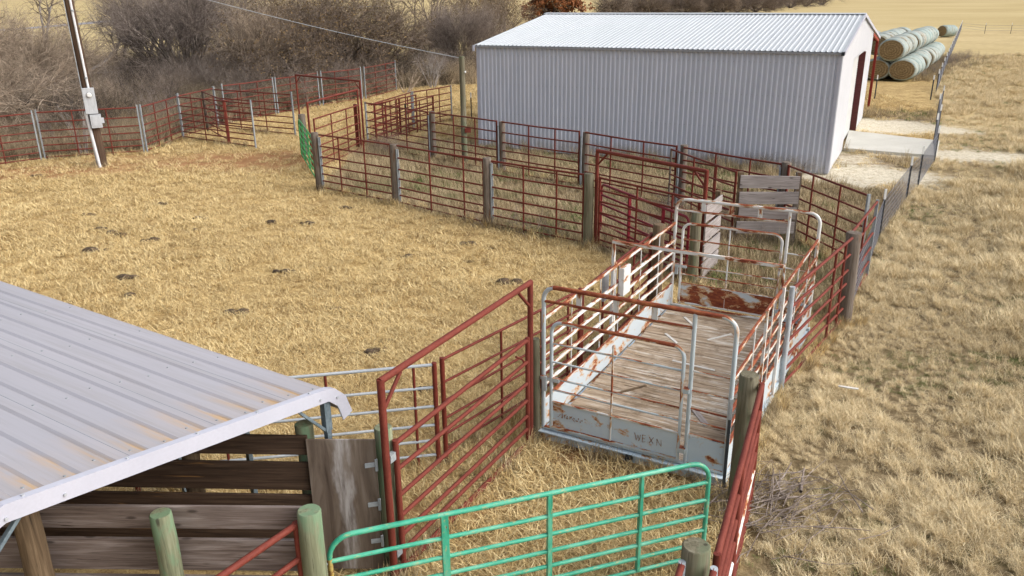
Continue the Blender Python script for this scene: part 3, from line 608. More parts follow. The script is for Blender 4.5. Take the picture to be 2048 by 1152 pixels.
panel('red panel below the bottom wooden post, leaving the picture', N2+dn*.12+sdn*-.1, NX+sdn*-.1, gR, mat='red2', ends=('galvrail', 'galv'), ups=(.5,), r=.028, rails=[.10, .36, .62, .88, 1.16, 1.48, 1.8])
panel('second red panel below the bottom wooden post, on the pasture side', N2+dn*.1+sdn*.17, NX+sdn*.17, gR, mat='red2', ends=('galvrail', 'galv'), ups=(.5,), r=.028, rails=[.10, .36, .62, .88, 1.16, 1.5, 1.8])
tp = root('steel_t_post', 'slim dark steel post with pale tip against the cage front right corner', 't-post', (2.86, 9.5, 0)); MB().box(V3(2.86, 9.5, .55), V3(0, 0, .6), V3(.02, 0, 0), V3(0, .012, 0)).build('shaft', M['tpostdark'], tp); MB().box(V3(2.86, 9.5, 1.3), V3(0, 0, .15), V3(.022, 0, 0), V3(0, .014, 0)).build('tip', M['galv'], tp)

# foreground big overhead frame with gate
hoop('large red overhead frame in the foreground, left of the cage', BFL, BFR, 2.62, gH, mat='red2', r=.044)
dB = nrm(BFR-BFL); nB = V3(-dB[1], dB[0], 0)
gt = panel('red seven rail gate hanging in the large foreground overhead frame', BFL+dB*.16-nB*.02, BFR-dB*.13-nB*.02, 'foreground gates', mat='red2', ends=('red2', 'red2'), er=.036, r=.028, ups=(), rails=[.05, .31, .53, .79, 1.07, 1.42, 1.76], endh=1.8, legs=False)
for z in (.35, 1.62): MB().box(up(BFL+dB*.08-nB*.01, z), V3(0, 0, .05), dB*.05, nB*.03).build('hinge', M['galv'], gt)
MB().tube([up(BFR-dB*.45, 1.62), up(BFR-dB*.26, 1.50), up(BFR-dB*.14, 1.36)], .016, 6).build('latch_arm', M['red'], gt)
woodpost('greenish wooden post tied to the right leg of the large foreground frame', BFR+dB*.14+V3(.02, 0, 0), 1.66, 'postmoss', .06, (0, 0), 'posts by the carport')
# galvanised panel and red panels beyond
gG = 'panels behind the foreground gate'
panel('panel of bright galvanised rails with red uprights behind the carport', V3(-5.2, 9.62, 0), V3(-1.10, 10.3, 0), gG, rails=LOW6, mat='galvrail', upmat='red', ups=(.30, .64, .93), ends=('red', 'red'), er=.036, r=.021)
S1 = V3(-1.0, 10.42, 0); S2 = V3(1.18, 13.2, 0); S3 = V3(3.0, 16.7, 0)
panel('slim dark red panel between the foreground gate and the cage', S1, S2, gG, rails=[.2, .44, .7, .98, 1.28, 1.64], ups=(.38, .68, .9), ends=('red', 'red'), r=.02, er=.036)
panel('dark red panel along the left side of the cage', S2+nrm(S3-S2)*.06, S3, gG, rails=[.12, .36, .62, .9, 1.2, 1.6], ups=(.28, .5, .72), ends=('red', 'red'), r=.024, er=.05)

# ------------------------------------------------------------------ livestock scale cage
sc = root('livestock_scale', 'big rusty white cattle scale cage with plank floor and gates at both ends', 'livestock scale', SFL)
dW, dL = nrm(SW), nrm(SL); LW, LL = np.linalg.norm(SW), np.linalg.norm(SL)
def sp_(a, b, z): return SFL+SW*a+SL*b+V3(0, 0, z)         # a across, b along, z up
mb = MB()
for b in (0, 1): mb.bar(sp_(-.015, b, .075)-dL*.03*(1-2*b), sp_(1.015, b, .075)-dL*.03*(1-2*b), .05, .13); mb.bar(sp_(-.015, b, .155)-dL*.05*(1-2*b), sp_(1.015, b, .155)-dL*.05*(1-2*b), .10, .022)
for a in (0, 1): mb.bar(sp_(a, .01, .075), sp_(a, .99, .075), .05, .13)
mb.build('base_frame', M['wr_sheet_lo'], sc, bevel=.004)
mb = MB(); n = 21
for i in range(n):
    b0, b1 = (i+.012)/n, (i+.988)/n; dz = random.uniform(-.003, .003); a0, a1 = .012+random.uniform(0, .01), .988-random.uniform(0, .01)
    c = (sp_(a0, b0, .17+dz)+sp_(a1, b1, .17+dz))/2; mb.box(c, SW*(a1-a0)/2, SL*(b1-b0)/2, V3(0, 0, .025))
mb.build('plank_floor', M['floor'], sc, bevel=.005)
def flatpanel(mb, a, b, thick=.006): pass
def end_frame(b, sgn, front):
    cn = 'wr_lo' if front else 'wr_mid'; top = 'wr_top' if front else 'wr_mid'
    base = .2; H_ = 2.5; rc = .20
    def q(a, z, o=0): return sp_(a, b, z)+dL*o
    rcA = rc/LW
    pth = [q(0, base)]+[q(rcA*(1-math.cos(t)), H_-rc+rc*math.sin(t)) for t in np.linspace(0, math.pi/2, 8)]+[q(1-rcA*(1-math.sin(t)), H_-rc+rc*math.cos(t)) for t in np.linspace(0, math.pi/2, 8)]+[q(1, base)]
    fr = MB().tube(pth[:8], .033, 10).tube(pth[9:], .033, 10).tube([q(0, base+.0), q(1, base+.0)], .03, 10).build('end_frame', M[cn], sc)
    MB().tube(pth[7:10], .0335, 10).build('top_bar', M[top], fr)
    MB().tube([q(0, 2.27), q(.8, 2.27)], .024, 8).build('upper_rail', M[top if front else 'wr_hi'], fr)
    MB().tube([q(.8, base), q(.8, H_)], .03, 10).build('hinge_post', M[cn], fr)
    for a in (.2, .4, .6): MB().bar(q(a, 2.27), q(a, 2.48), .085, .012, up=dL).build('spacer_plate', M['wr_mid'], fr)
    for z in (1.65, 1.35, 1.08, .89, .68): MB().tube([q(.8, z), q(.995, z-.01)], .014, 8).build('short_rail', M['wr_hi' if front else 'wr_mid'], fr)
    MB().box(q(.898, .44), SW*.09, V3(0, 0, .215), dL*.006).build('sheet', M['wr_sheet_lo'], fr)
    # the swinging gate
    g0, g1, z0, zt, o = .055, .765, .26, 1.99, -.045*sgn
    rcg = .17; ra = rcg/LW
    pg = [q(g0, z0, o)]+[q(g0+ra*(1-math.cos(t)), zt-rcg+rcg*math.sin(t), o) for t in np.linspace(0, math.pi/2, 8)]+[q(g1-ra*(1-math.sin(t)), zt-rcg+rcg*math.cos(t), o) for t in np.linspace(0, math.pi/2, 8)]+[q(g1, z0, o), q(g0, z0, o)]
    gt_ = MB().tube(pg[:9], .028, 10).tube(pg[9:], .028, 10).build('swing_gate', M[cn], sc)
    MB().tube(pg[8:11], .0285, 10).build('gate_top', M[top if front else 'wr_hi'], gt_)
    for z in (1.65, 1.35, 1.08, .89): MB().tube([q(g0, z, o), q(g1, z-.01, o)], .0165, 8).build('gate_rail', M['wr_lo' if front else 'wr_hi'], gt_)
    MB().tube([q(.40, z0, o), q(.40, 1.80 if front else 1.97, o)], .0155, 8).build('gate_upright', M['wr_hi' if front else 'wr_mid'], gt_)
    MB().tube([q(g0, .69, o), q(g1, .68, o)], .018, 8).build('gate_rail', M['wr_mid'], gt_)
    MB().box(q((g0+g1)/2, .475, o*.8), SW*(g1-g0-.02)/2, V3(0, 0, .205), dL*.005).build('gate_sheet', M['wr_sheet_lo' if front else 'wr_sheet'], gt_)
    for z in (1.35, .42): MB().box(q(.783, z, o*.5), dW*.05, V3(0, 0, .035), dL*.045).build('hinge', M['wr_lo'], gt_)
    MB().bar(q(-.005, 1.06, o), q(.1, 1.06, o), .05, .06).box(q(.02, .98, o*1.6), dW*.03, V3(0, 0, .12), dL*.02).build('latch', M['wr_lo'], gt_)
    return gt_
fg = end_frame(.0, 1, True); end_frame(1.0, -1, False)
# rust scrape marks on the front gate sheet
mk = N('rust scrapes'); mk.out(mk.ramp(mk.noise(mk.attr(scale=(40, 40, 40)), 1, 4, .8), [(.42, (.16, .045, .02)), (.54, (.36, .20, .11)), (.68, (.50, .50, .48))]), .9)
def strokes(name, a0, z0, segs, s, rr):
    mb = MB(); o = -.045-.008
    for (x1, y1, x2, y2) in segs:
        x1, x2, y1, y2 = x1+random.uniform(-.05, .05), x2+random.uniform(-.05, .05), y1+random.uniform(-.08, .08), y2+random.uniform(-.08, .08)
        p, q_ = sp_(a0+x1*s/LW, 0, z0+y1*s)+dL*o*.9, sp_(a0+x2*s/LW, 0, z0+y2*s)+dL*o*.9
        m_ = (p+q_)/2+dW*random.uniform(-.006, .006)+V3(0, 0, random.uniform(-.005, .005)); r1 = random.uniform(.6, 1.3)*rr
        mb.bar(p, m_, .0035, r1*2, up=V3(0, 0, 1) if abs(nrm(q_-p)[2]) < .8 else dW); mb.bar(m_, q_, .0035, r1*1.3, up=V3(0, 0, 1) if abs(nrm(q_-p)[2]) < .8 else dW)
    return mb.build(name, mk.m, fg)
LET = {'W': [(0, 1, .2, 0), (.2, 0, .4, .8), (.4, .8, .6, 0), (.6, 0, .8, 1)], 'E': [(0, 0, 0, 1), (0, 1, .5, 1), (0, .5, .4, .5), (0, 0, .5, 0)], 'X': [(0, 0, .6, 1), (0, 1, .6, 0)], 'N': [(0, 0, 0, 1), (0, 1, .6, 0), (.6, 0, .6, 1)]}
x = 0; sg = []
for ch in 'WEXN':
    sg += [(x+a, b, x+c, d) for a, b, c, d in LET[ch]]; x += 1.05
strokes('rust_scratches', .535, .40, sg, .105, .004)
random.seed(4); sg = [(i*.22+random.uniform(-.1, .1), random.uniform(0, .9), i*.22+random.uniform(-.1, .25), random.uniform(0, .9)) for i in range(20)]
strokes('rust_scratches', .10, .44, sg, .10, .007)
MB().tube([sp_(.5, 0, .15)-dL*.1, sp_(.5, 0, .02)-dL*.12], .014, 6).box(sp_(.515, 0, .12)-dL*.09, dW*.05, V3(0, 0, .04), dL*.02).build('chain', M['tpostdark'], sc)
# sides
for a, nm, mt in ((0, 'left', 'wr_mid'), (1, 'right', 'wr_hi')):
    s = -1 if a == 0 else 1; off = dW*s*.02
    for i, z in enumerate((1.99, 1.62, 1.38, 1.14, .91)):
        MB().bar(sp_(a, .0, z)+off*0, sp_(a, 1, z), .035, .055).build('side_rail', M[mt if i else ('wr_top' if a else 'wr_hi')], sc, bevel=.004)
    sh = MB().box(sp_(a, .5, .43), SL*.5, V3(0, 0, .23), dW*.006).build('side_sheet', M['wr_side'], sc)
    MB().bar(sp_(a, 0, .665), sp_(a, 1, .665), .04, .03).build('sheet_lip', M['wr_hi'], sh)
    for b in (.17, .36, .5, .68, .85):
        MB().tube([sp_(a, b, .66)+off, sp_(a, b, 2.0)+off], .011, 6).build('side_brace', M['wr_mid'], sc)
    for b in ((.47,) if a == 0 else (.47, .28)):
        MB().box(sp_(a, b, 1.1)+off*1.6, V3(0, 0, .95), dL*.028, dW*.02).build('side_post', M['wr_mid'], sc)
MB().bar(sp_(1, .1, .3), sp_(1, .22, .9), .03, .05).build('side_strut', M['wr_hi'], sc)
mh = MB(); hb = .465
mh.box(sp_(-.02, hb, 1.3), V3(0, 0, 1.1), dL*.028, dW*.028); mh.bar(sp_(-.03, hb, 2.42), sp_(1.0, hb, 2.40), .055, .055)
mh.build('mid_hoop', M['wr_mid'], sc, bevel=.005)
wb = MB().box(sp_(.03, .50, 1.68), dL*.16, V3(0, 0, .26), dW*.05).build('weigh_box', M['wr_mid'], sc, bevel=.01)
MB().box(sp_(-.10, .50, 1.5), dL*.10, V3(0, 0, .27), dW*.03).build('weigh_box', M['meter'], sc, bevel=.01)
# laths lying on the scale floor and in the grass
gl_ = 'white laths scattered on the scale floor'
for (p, q_, z, lb, mm, grp) in [((1369, 634), (1393, 656), .2, 'short white lath on the cage floor nearest the rusty rear sheet', 'lath', gl_),
                           ((1331, 667), (1354, 686), .2, 'short white lath on the cage floor near the left side sheet', 'lath', gl_),
                           ((1415, 680), (1463, 668), .2, 'white lath on the cage floor by the right side rails', 'lath', gl_),
                           ((1345, 721), (1429, 741), .2, 'long thin white lath across the middle of the cage floor', 'lath', gl_),
                           ((1236, 786), (1292, 771), .2, 'brown stick lying on the cage floor behind the front gate', 'postbrown', None),
                           ((1388, 818), (1414, 852), .2, 'short grey board lying on the cage floor beside the hinge post', 'plank', None),
                           ((1677, 772), (1717, 778), .24, 'white lath lying in the pasture grass', 'lath', None)]:
    a, b = at(*p, z), at(*q_, z); r_ = root('lath' if mm == 'lath' else 'stick', lb, 'lath' if mm == 'lath' else 'stick', a, grp)
    MB().bar(a, b, .05 if mm != 'plank' else .1, .014).build('strip', M[mm], r_)

# ------------------------------------------------------------------ steel shed
sh = root('steel_shed', 'long white ribbed steel shed with pale roof and a roll door at its right end', 'shed', barn_o)
def bp(a, b, z): return barn_o-bu*a+bv*b+V3(0, 0, z)       # a metres along the long wall from the right corner
def ribbed(name, P0, P1, Q0, Q1, n, depth, out, mat, parent, fl=.55, top=.20):
    """sheet between edge P0-P1 and edge Q0-Q1 with n ribs running from P to Q"""
    prof = []; sl = (1-fl-top)/2
    for i in range(n): prof += [((i)/n, 0), ((i+fl)/n, 0), ((i+fl+sl)/n, 1), ((i+fl+sl+top)/n, 1)]
    prof.append((1, 0)); vs, gs = [], []; W = np.linalg.norm(P1-P0); H_ = np.linalg.norm(Q0-P0)
    for t, h in prof:
        vs += [P0+(P1-P0)*t+out*depth*h, Q0+(Q1-Q0)*t+out*depth*h]; gs += [(0, t*W, h*depth), (H_, t*W, h*depth)]
    mb = MB(); fs = [(2*i, 2*i+2, 2*i+3, 2*i+1) for i in range(len(prof)-1)]
    e = np.cross(vs[2]-vs[0], vs[1]-vs[0])
    if np.dot(e, out) < 0: fs = [f[::-1] for f in fs]
    mb.add(vs, fs, gs); return mb.build(name, mat, parent)
ribbed('long_wall', bp(BL_, 0, 0), bp(0, 0, 0), bp(BL_, 0, BHE-.03), bp(0, 0, BHE-.03), 77, .052, -bv, M['wall'], sh)
mb = MB()
for z in (.25, 1.5, 2.75, 3.95):
    for i in range(77):
        q_ = bp(BL_*(1-(i+.28)/77), -.004, z); mb.box(q_, V3(0, 0, .014), bu*.014, bv*.006)
mb.build('screw_rows', M['meter'], sh)
MB().bar(bp(.11, -.045, BHE/2-.02), bp(-.01, -.045, BHE/2-.02), .03, BHE-.1).build('corner_trim', M['trim'], sh)
MB().bar(bp(BL_+.01, -.045, BHE/2-.02), bp(BL_-.11, -.045, BHE/2-.02), .03, BHE-.1).build('corner_trim', M['trim'], sh)
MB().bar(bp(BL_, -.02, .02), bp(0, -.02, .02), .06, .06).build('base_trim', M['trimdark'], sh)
ov = .12; n1 = nrm(np.cross(bp(0, 0, 0)-bp(1, 0, 0), bp(0, BWR, BHR)-bp(0, -ov, BHE))); n1 = n1 if n1[2] > 0 else -n1
ribbed('near_roof_slope', bp(BL_+.1, -ov, BHE), bp(-.08, -ov, BHE), bp(BL_+.1, BWR, BHR), bp(-.08, BWR, BHR), 78, .026, n1, M['roof'], sh)
n2 = nrm(np.cross(bp(0, 0, 0)-bp(1, 0, 0), bp(0, BWR, BHR)-bp(0, BW2+ov, BH2))); n2 = n2 if n2[2] > 0 else -n2
ribbed('far_roof_slope', bp(BL_+.1, BWR, BHR), bp(-.08, BWR, BHR), bp(BL_+.1, BW2+.15, BH2), bp(-.08, BW2+.15, BH2), 78, .03, n2, M['roof'], sh)
mb = MB(); mb.bar(bp(BL_+.12, BWR-.13, BHR+.03), bp(-.1, BWR-.13, BHR+.03), .28, .012, up=n1).bar(bp(BL_+.12, BWR+.13, BHR+.03), bp(-.1, BWR+.13, BHR+.03), .28, .012, up=n2)
mb.build('ridge_cap', M['roof'], sh)
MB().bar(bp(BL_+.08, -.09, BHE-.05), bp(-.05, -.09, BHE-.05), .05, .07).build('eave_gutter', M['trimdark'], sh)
MB().box(bp(-.03, -.1, BHE-.05), bu*.05, bv*.07, V3(0, 0, .06)).build('gutter_end', M['tpostdark'], sh)
MB().box(bp(BL_+.1, -.14, BHE-.12), bu*.04, bv*.05, V3(0, 0, .12)).build('gutter_end', M['trim'], sh)
# end wall with door opening
DB0, DB1, DH = 5.25, 10.35, 3.72
slope2 = (BHR-BH2)/(BW2-BWR); slope1 = (BHR-BHE)/(BWR+ov)
def roofz(b): return (BHR-(BWR-b)*slope1 if b < BWR else BHR-(b-BWR)*slope2)-.02
def endstrip(name, bs, zlo, parent, a=0.0, mat='endwall', out=1):
    mb = MB(); vs, gs = [], []; K = []
    for i, b in enumerate(bs): K.append((b, 0)); 
    for b, h in K: vs += [bp(a, b, zlo)+bu*h, bp(a, b, roofz(b))+bu*h]; gs += [(0, b, 0), (3, b, 0)]
    mb.add(vs, [((2*i, 2*i+2, 2*i+3, 2*i+1) if out > 0 else (2*i+1, 2*i+3, 2*i+2, 2*i)) for i in range(len(K)-1)], gs); return mb.build(name, M[mat], parent)
def ribsteps(b0, b1):
    return list(np.linspace(b0, b1, max(2, int((b1-b0)/.6))))
ew = endstrip('end_wall', ribsteps(0, DB0), 0, sh); endstrip('end_wall', ribsteps(DB1, BW1), 0, sh); endstrip('end_wall', [DB0, 7.5, DB1], DH, sh)
mb = MB()                                                    # shallow ribs on the end wall
for b in np.arange(.3, BW1, .3):
    z0 = DH+.02 if DB0-.05 < b < DB1+.05 else .03; mb.bar(bp(-.006, b, z0), bp(-.006, b, roofz(b)-.05), .012, .035, up=bv)
mb.build('wall_ribs', M['endwall'], sh)
MB().bar(bp(-.02, .04, BHE/2), bp(-.02, -.02, BHE/2), .05, BHE-.1).build('corner_trim', M['endwall'], sh)
endstrip('back_wall', ribsteps(0, BW1), 0, sh, BL_, 'endwall', -1)
MB().box(bp(BL_/2, BW1, roofz(BW1)/2), bu*BL_/2, V3(0, 0, roofz(BW1)/2), bv*.03).build('inner_wall', M['endwall'], sh)
dr = root('door_tmp', 'x', 'x', barn_o); bpy.data.objects.remove(dr)
mb = MB(); nsl = 44; prof = []
for i in range(nsl):
    z = DH*i/nsl; h = DH/nsl; mb.bar(bp(.20, DB0, z+h/2), bp(.20, DB1, z+h/2), .02+.0, h*.72)
mb.box(bp(.24, (DB0+DB1)/2, DH/2), bv*(DB1-DB0)/2, V3(0, 0, DH/2), bu*.01)
dd = mb.build('roll_door', M['door'], sh)
MB().box(bp(.06, DB1+.06, DH/2), bu*.15, bv*.07, V3(0, 0, DH/2)).build('door_jamb', M['maroon'], sh)
MB().box(bp(.10, DB0-.03, DH/2), bu*.10, bv*.03, V3(0, 0, DH/2)).build('door_jamb', M['endwall'], sh)
MB().box(bp(.10, (DB0+DB1)/2, DH+.03), bu*.10, bv*(DB1-DB0)/2, V3(0, 0, .03)).build('door_lintel', M['endwall'], sh)
for (b0, z0, b1, z1) in ((-ov, BHE, BWR, BHR), (BWR, BHR, BW2+.15, BH2)):
    MB().bar(bp(-.09, b0, z0-.03), bp(-.09, b1, z1-.03), .03, .13).build('rake_trim', M['trim'], sh)
for a in (0.03, 4.9, 9.8, BL_-.05): MB().box(bp(a, BW2, BH2/2-.05), V3(0, 0, BH2/2-.05), bu*.07, bv*.1).build('lean_to_column', M['barnred'], sh)
MB().bar(bp(BL_, BW2, BH2-.12), bp(0, BW2, BH2-.12), .1, .14).build('eave_beam', M['barnred'], sh)
MB().bar(bp(.0, BW1, roofz(BW1)-.18), bp(.0, BW2, BH2-.16), .09, .16).build('rafter', M['barnred'], sh)

# ------------------------------------------------------------------ wire fences
def mesh_fence(label, pts, h, posts, dx, wires, r, group=None, cat='wire fence', hp=1.42, vertical=True, sagw=.0):
    pts = [np.array([p[0], p[1], 0.0]) for p in pts]; rt = root('wire_fence', label, cat, pts[0], group); mb = MB()
    for a, b in zip(pts[:-1], pts[1:]):
        for z in wires: mb.tube([up(a, z), up((a+b)/2, z-sagw), up(b, z)], r, 4, cap=False)
        if vertical:
            L = np.linalg.norm(b-a); k = int(L/dx)
            for i in range(k): p = a+(b-a)*(i/k); mb.tube([up(p, .03), up(p, h)], r*.8, 4, cap=False)
    mb.build('wire_mesh', M['wire'], rt)
    for p in posts:
        p = np.array([p[0], p[1], 0.0]); t = MB().box(up(p, (hp-.28)/2-.02), V3(0, 0, (hp-.28)/2), V3(.024, 0, 0), V3(0, .02, 0)).box(up(p, (hp-.28)/2-.02), V3(0, 0, (hp-.28)/2), V3(.008, 0, 0), V3(0, .034, 0)).build('t_post', M['tpostdark'], rt)
        MB().box(up(p, hp-.16), V3(0, 0, .14), V3(.027, 0, 0), V3(0, .022, 0)).build('white_tip', M['white'], t)
    return rt
q1 = [PR[:2]+np.array([.12, .1]), at(1757, 478)[:2], at(1812, 399)[:2], at(1835, 373)[:2], at(1868, 323)[:2], np.array([18.4, 35.3]), np.array([19.9, 38.0]), np.array([21.9, 42.1]), np.array([23.9, 45.7])]
mesh_fence('wire mesh fence beside the concrete apron, running away from the tall dark post', q1, 1.15, q1[1:], .155, [.04, .16, .3, .45, .6, .75, .92, 1.1], .0058)
q2 = [np.array([27.9, 54.3])+(np.array([71.9, 135.3])-np.array([27.9, 54.3]))*t for t in np.linspace(0, 1, 18)]
mesh_fence('wire mesh fence running away beside the stacked round bales', q2, 1.15, q2, .35, [.04, .25, .45, .65, .85, 1.1], .011, hp=1.5)
q3 = [at(1922, 61)[:2]]+[at(px, py)[:2] for px, py in ((1969, 67), (2021, 67), (2074, 68), (2130, 69))]
mesh_fence('barbed wire fence across the far right field', q3, 1.2, q3[1:], 1, [.4, .75, 1.1], .012, vertical=False, hp=1.5)
for k, (b, lb) in enumerate((((1749, 198), 'single dark t-post with white tip in front of the round bales, by the red column'), ((1861, 199), 'single dark t-post with white tip at the gap between the two wire mesh fences'), ((943, 240), 'single dark t-post near the left corner of the shed'), ((968+1, 150), 'x'))[:3]):
    p = at(*b); rt = root('steel_t_post', lb, 't-post', p, 'lone steel t-posts'); MB().box(up(p, .6), V3(0, 0, .62), V3(.03, 0, 0), V3(0, .025, 0)).build('shaft', M['tpostdark'], rt); MB().box(up(p, 1.32), V3(0, 0, .13), V3(.033, 0, 0), V3(0, .028, 0)).build('tip', M['white'], rt)

# ------------------------------------------------------------------ round bales
def bale(label, c, ax, R=.88, L=1.5, group=None):
    ax = nrm(ax); e1 = nrm(np.cross(V3(0, 0, 1), ax)); e2 = V3(0, 0, 1); rt = root('round_bale', label, 'hay bale', (c[0], c[1], c[2]-R), group); n = 30
    sq = random.uniform(.07, .14); ph = random.uniform(0, 6); prof = [(-.5, .86), (-.475, .945), (-.42, .985), (-.2, 1.01), (0, 1.02), (.2, 1.01), (.42, .985), (.475, .945), (.5, .86)]
    def ring(t, k): return [c+ax*L*t+e1*math.cos(a)*R*k*(1+sq+.012*math.sin(3*a+ph))+e2*(math.sin(a)*R*k*(1-sq)) for a in np.linspace(0, 2*math.pi, n, endpoint=False)]
    vs, gs = [], []
    for t, k in prof: vs += ring(t, k); gs += [(t*L, math.cos(a), math.sin(a)) for a in np.linspace(0, 2*math.pi, n, endpoint=False)]
    f = [(i*n+k, i*n+(k+1) % n, (i+1)*n+(k+1) % n, (i+1)*n+k)[::-1] for i in range(len(prof)-1) for k in range(n)]
    mb = MB(); mb.add(vs, f, gs, True); mb.build('net_wrap', M['net'], rt)
    for s in (-1, 1):
        V = [c+ax*L*s*.5+ax*s*.03]; G = [(0, 0, 0)]
        for k, bul in ((.33, .028), (.66, .015), (.86, 0)):
            V += [c+ax*s*bul+(p-c) for p in ring(.5*s, k)]; G += [(math.cos(a)*k, math.sin(a)*k, 0) for a in np.linspace(0, 2*math.pi, n, endpoint=False)]
        F_ = [(0, 1+k, 1+(k+1) % n) for k in range(n)]+[(1+j*n+k, 1+(j+1)*n+k, 1+(j+1)*n+(k+1) % n, 1+j*n+(k+1) % n) for j in range(2) for k in range(n)]
        if s > 0 and True: pass
        me = bpy.data.meshes.new('hay_end'); off = np.array(rt.location)
        if np.dot(np.cross(V[1]-V[0], V[2]-V[0]), ax*s) < 0: F_ = [q[::-1] for q in F_]
        me.from_pydata((np.array(V)-off).tolist(), [], F_); a = me.attributes.new('ringuv', 'FLOAT_VECTOR', 'POINT'); a.data.foreach_set('vector', (np.array(G)).ravel()); me.materials.append(M['hayend'])
        me.polygons.foreach_set('use_smooth', [True]*len(F_)); o = bpy.data.objects.new('hay_end', me); COL.objects.link(o); o.parent = rt
    return rt
bd = nrm(V3(42.5-29.3, 83.4-61.9, 0)); bs_ = V3(-bd[1], bd[0], 0); b0 = V3(29.05, 61.7, 0)
ORD = ['nearest', 'second', 'third', 'fourth', 'fifth', 'sixth', 'seventh', 'eighth', 'ninth', 'tenth', 'eleventh', 'twelfth', 'thirteenth', 'fourteenth', 'fifteenth']
def baleline(nm, start, n, R=.88, grp='stacked round bales', k0=0):
    for i in range(k0, n):
        c = start+bd*(1.66*i)+bs_*random.uniform(-.11, .11)+V3(0, 0, random.uniform(-.04, .04)); bale('%s round bale from the near end of the %s' % (ORD[i], nm), c, bd+bs_*random.uniform(-.04, .04), R, 1.52, grp)
baleline('bottom row beside the wire fence', b0+V3(0, 0, .80), 14)
baleline('top row nearest the wire fence', b0+bs_*.9+bd*-.15+V3(0, 0, 2.22), 14)
baleline('bottom row beside the red column', b0+bs_*1.75+bd*.1+V3(0, 0, .8), 4)
baleline('top row behind the shed roof', b0+bs_*2.75+bd*5+V3(0, 0, 2.22), 9)
baleline('stack hidden deepest behind the shed roof', b0+bs_*4.6+bd*9+V3(0, 0, 2.22), 4)
baleline('bottom row hidden behind the shed', b0+bs_*3.6+bd*.1+V3(0, 0, .8), 2)
bale('single pale round bale lying alone beyond the stacked rows', at(1893, 74)+V3(0, 0, .8), V3(1, .35, 0), .85, 2.0)

# ------------------------------------------------------------------ carport
CP2, CP1 = at(655, 783, 2.4), at(8, 1017, 2.88)
cb = nrm(V3(-(CP1-CP2)[1], (CP1-CP2)[0], 0)); cb = cb if cb[1] > 0 else -cb            # direction of the ribs, away from the open end
ct = nrm(CP1-CP2); cup = nrm(np.cross(ct, cb)); cup = cup if cup[2] > 0 else -cup; CW = np.linalg.norm(CP1-CP2); CLEN = 9.5
hx = nrm(V3(ct[0], ct[1], 0))
cr = root('carport', 'white metal carport roof with rounded eaves on galvanised frame over the board pen', 'carport', (CP2[0], CP2[1], 0))
prof = [CP2-hx*.30+V3(0, 0, -.40), CP2-hx*.22+V3(0, 0, -.17), CP2-hx*.08+V3(0, 0, -.035)]
nr = 11; rp_ = CW/nr
def cs(s, h): return CP2+ct*s+cup*h
pp, hh_, ss_ = list(prof), [0, 0, 0], [-.5, -.3, -.1]
for i in range(nr):
    for f, h in ((0, 0), (.36, 0), (.60, 0), (.68, .022), (.86, .022), (.95, 0)):
        s = rp_*(i+f); pp.append(cs(s, h)); ss_.append(s)
pp.append(cs(CW, 0)); ss_.append(CW)
pp += [CP1+hx*.14+V3(0, 0, -.04), CP1+hx*.28+V3(0, 0, -.2), CP1+hx*.36+V3(0, 0, -.42)]; ss_ += [CW+.1, CW+.3, CW+.5]
tt = [0, .04, .1, .18, .28, .4, .55, .75, 1.0, 1.4, 2, 3, 4, 5.5, 7, 8.2, CLEN]
vs, gs, st = [], [], []
for j, t in enumerate(tt):
    for i, p in enumerate(pp):
        vs.append(p+cb*t); gs.append((t, ss_[i], 0)); fr_ = (ss_[i]/rp_) % 1
        st.append(max(0, 1-t/.95)*(1.0 if (fr_ > .88 or fr_ < .12) and 0 < ss_[i] < CW else .12))
npp = len(pp); f = [(j*npp+i, j*npp+i+1, (j+1)*npp+i+1, (j+1)*npp+i) for j in range(len(tt)-1) for i in range(npp-1)]
mb = MB(); mb.add(vs, f, gs); ro = mb.build('roof_sheet', M['carroof'], cr)
a = ro.data.attributes.new('stain', 'FLOAT', 'POINT'); a.data.foreach_set('value', st)
so_ = ro.modifiers.new('thick', 'SOLIDIFY'); so_.thickness = .003; so_.offset = -1
# edge trim following the profile
mb = MB(); out = -cb; key = [prof[0]+V3(0, 0, -.0), prof[1], prof[2], CP2, CP1, CP1+hx*.14+V3(0, 0, -.04), CP1+hx*.28+V3(0, 0, -.2), CP1+hx*.36+V3(0, 0, -.42)]
nk = len(key); din = []
for i, p in enumerate(key):
    t = nrm(key[min(i+1, nk-1)]-key[max(i-1, 0)]); d = -nrm(np.cross(t, cb)); d = d if np.dot(d, cup if 2 < i < 5 else V3(hx[0]*(1 if i < 4 else -1), hx[1]*(1 if i < 4 else -1), .0)-cup*0) < 0 else d
    q_ = nrm(np.cross(cb, t)); q_ = q_ if np.dot(q_, (CP1+CP2)/2+V3(0, 0, -1.2)-p) > 0 else -q_; din.append(q_)
vs = []
for i, p in enumerate(key): vs += [p-din[i]*.035+cb*.06, p-din[i]*.035+out*.012, p+din[i]*.115+out*.012, p+din[i]*.115+cb*.004]
mb.add(vs, [(4*i+k, 4*i+k+1, 4*i+k+5, 4*i+k+4) for i in range(nk-1) for k in range(3)]); tr = mb.build('edge_trim', M['trim'], cr)
sl_ = tr.modifiers.new('thick', 'SOLIDIFY'); sl_.thickness = .002
mb = MB()
for s in [.25, .95, 1.65, 2.35, CW-.15]: p = cs(s, .03)+cb*.02; mb.tube([p, p+cup*.02], .014, 6)
for p in (cs(.12, -.06), cs(CW-.45, -.06), cs(CW+.0, -.08), CP2-hx*.12+V3(0, 0, -.12)): mb.tube([p+out*.01, p+out*.028], .014, 6)
mb.build('screws', M['meter'], cr); mb = MB()
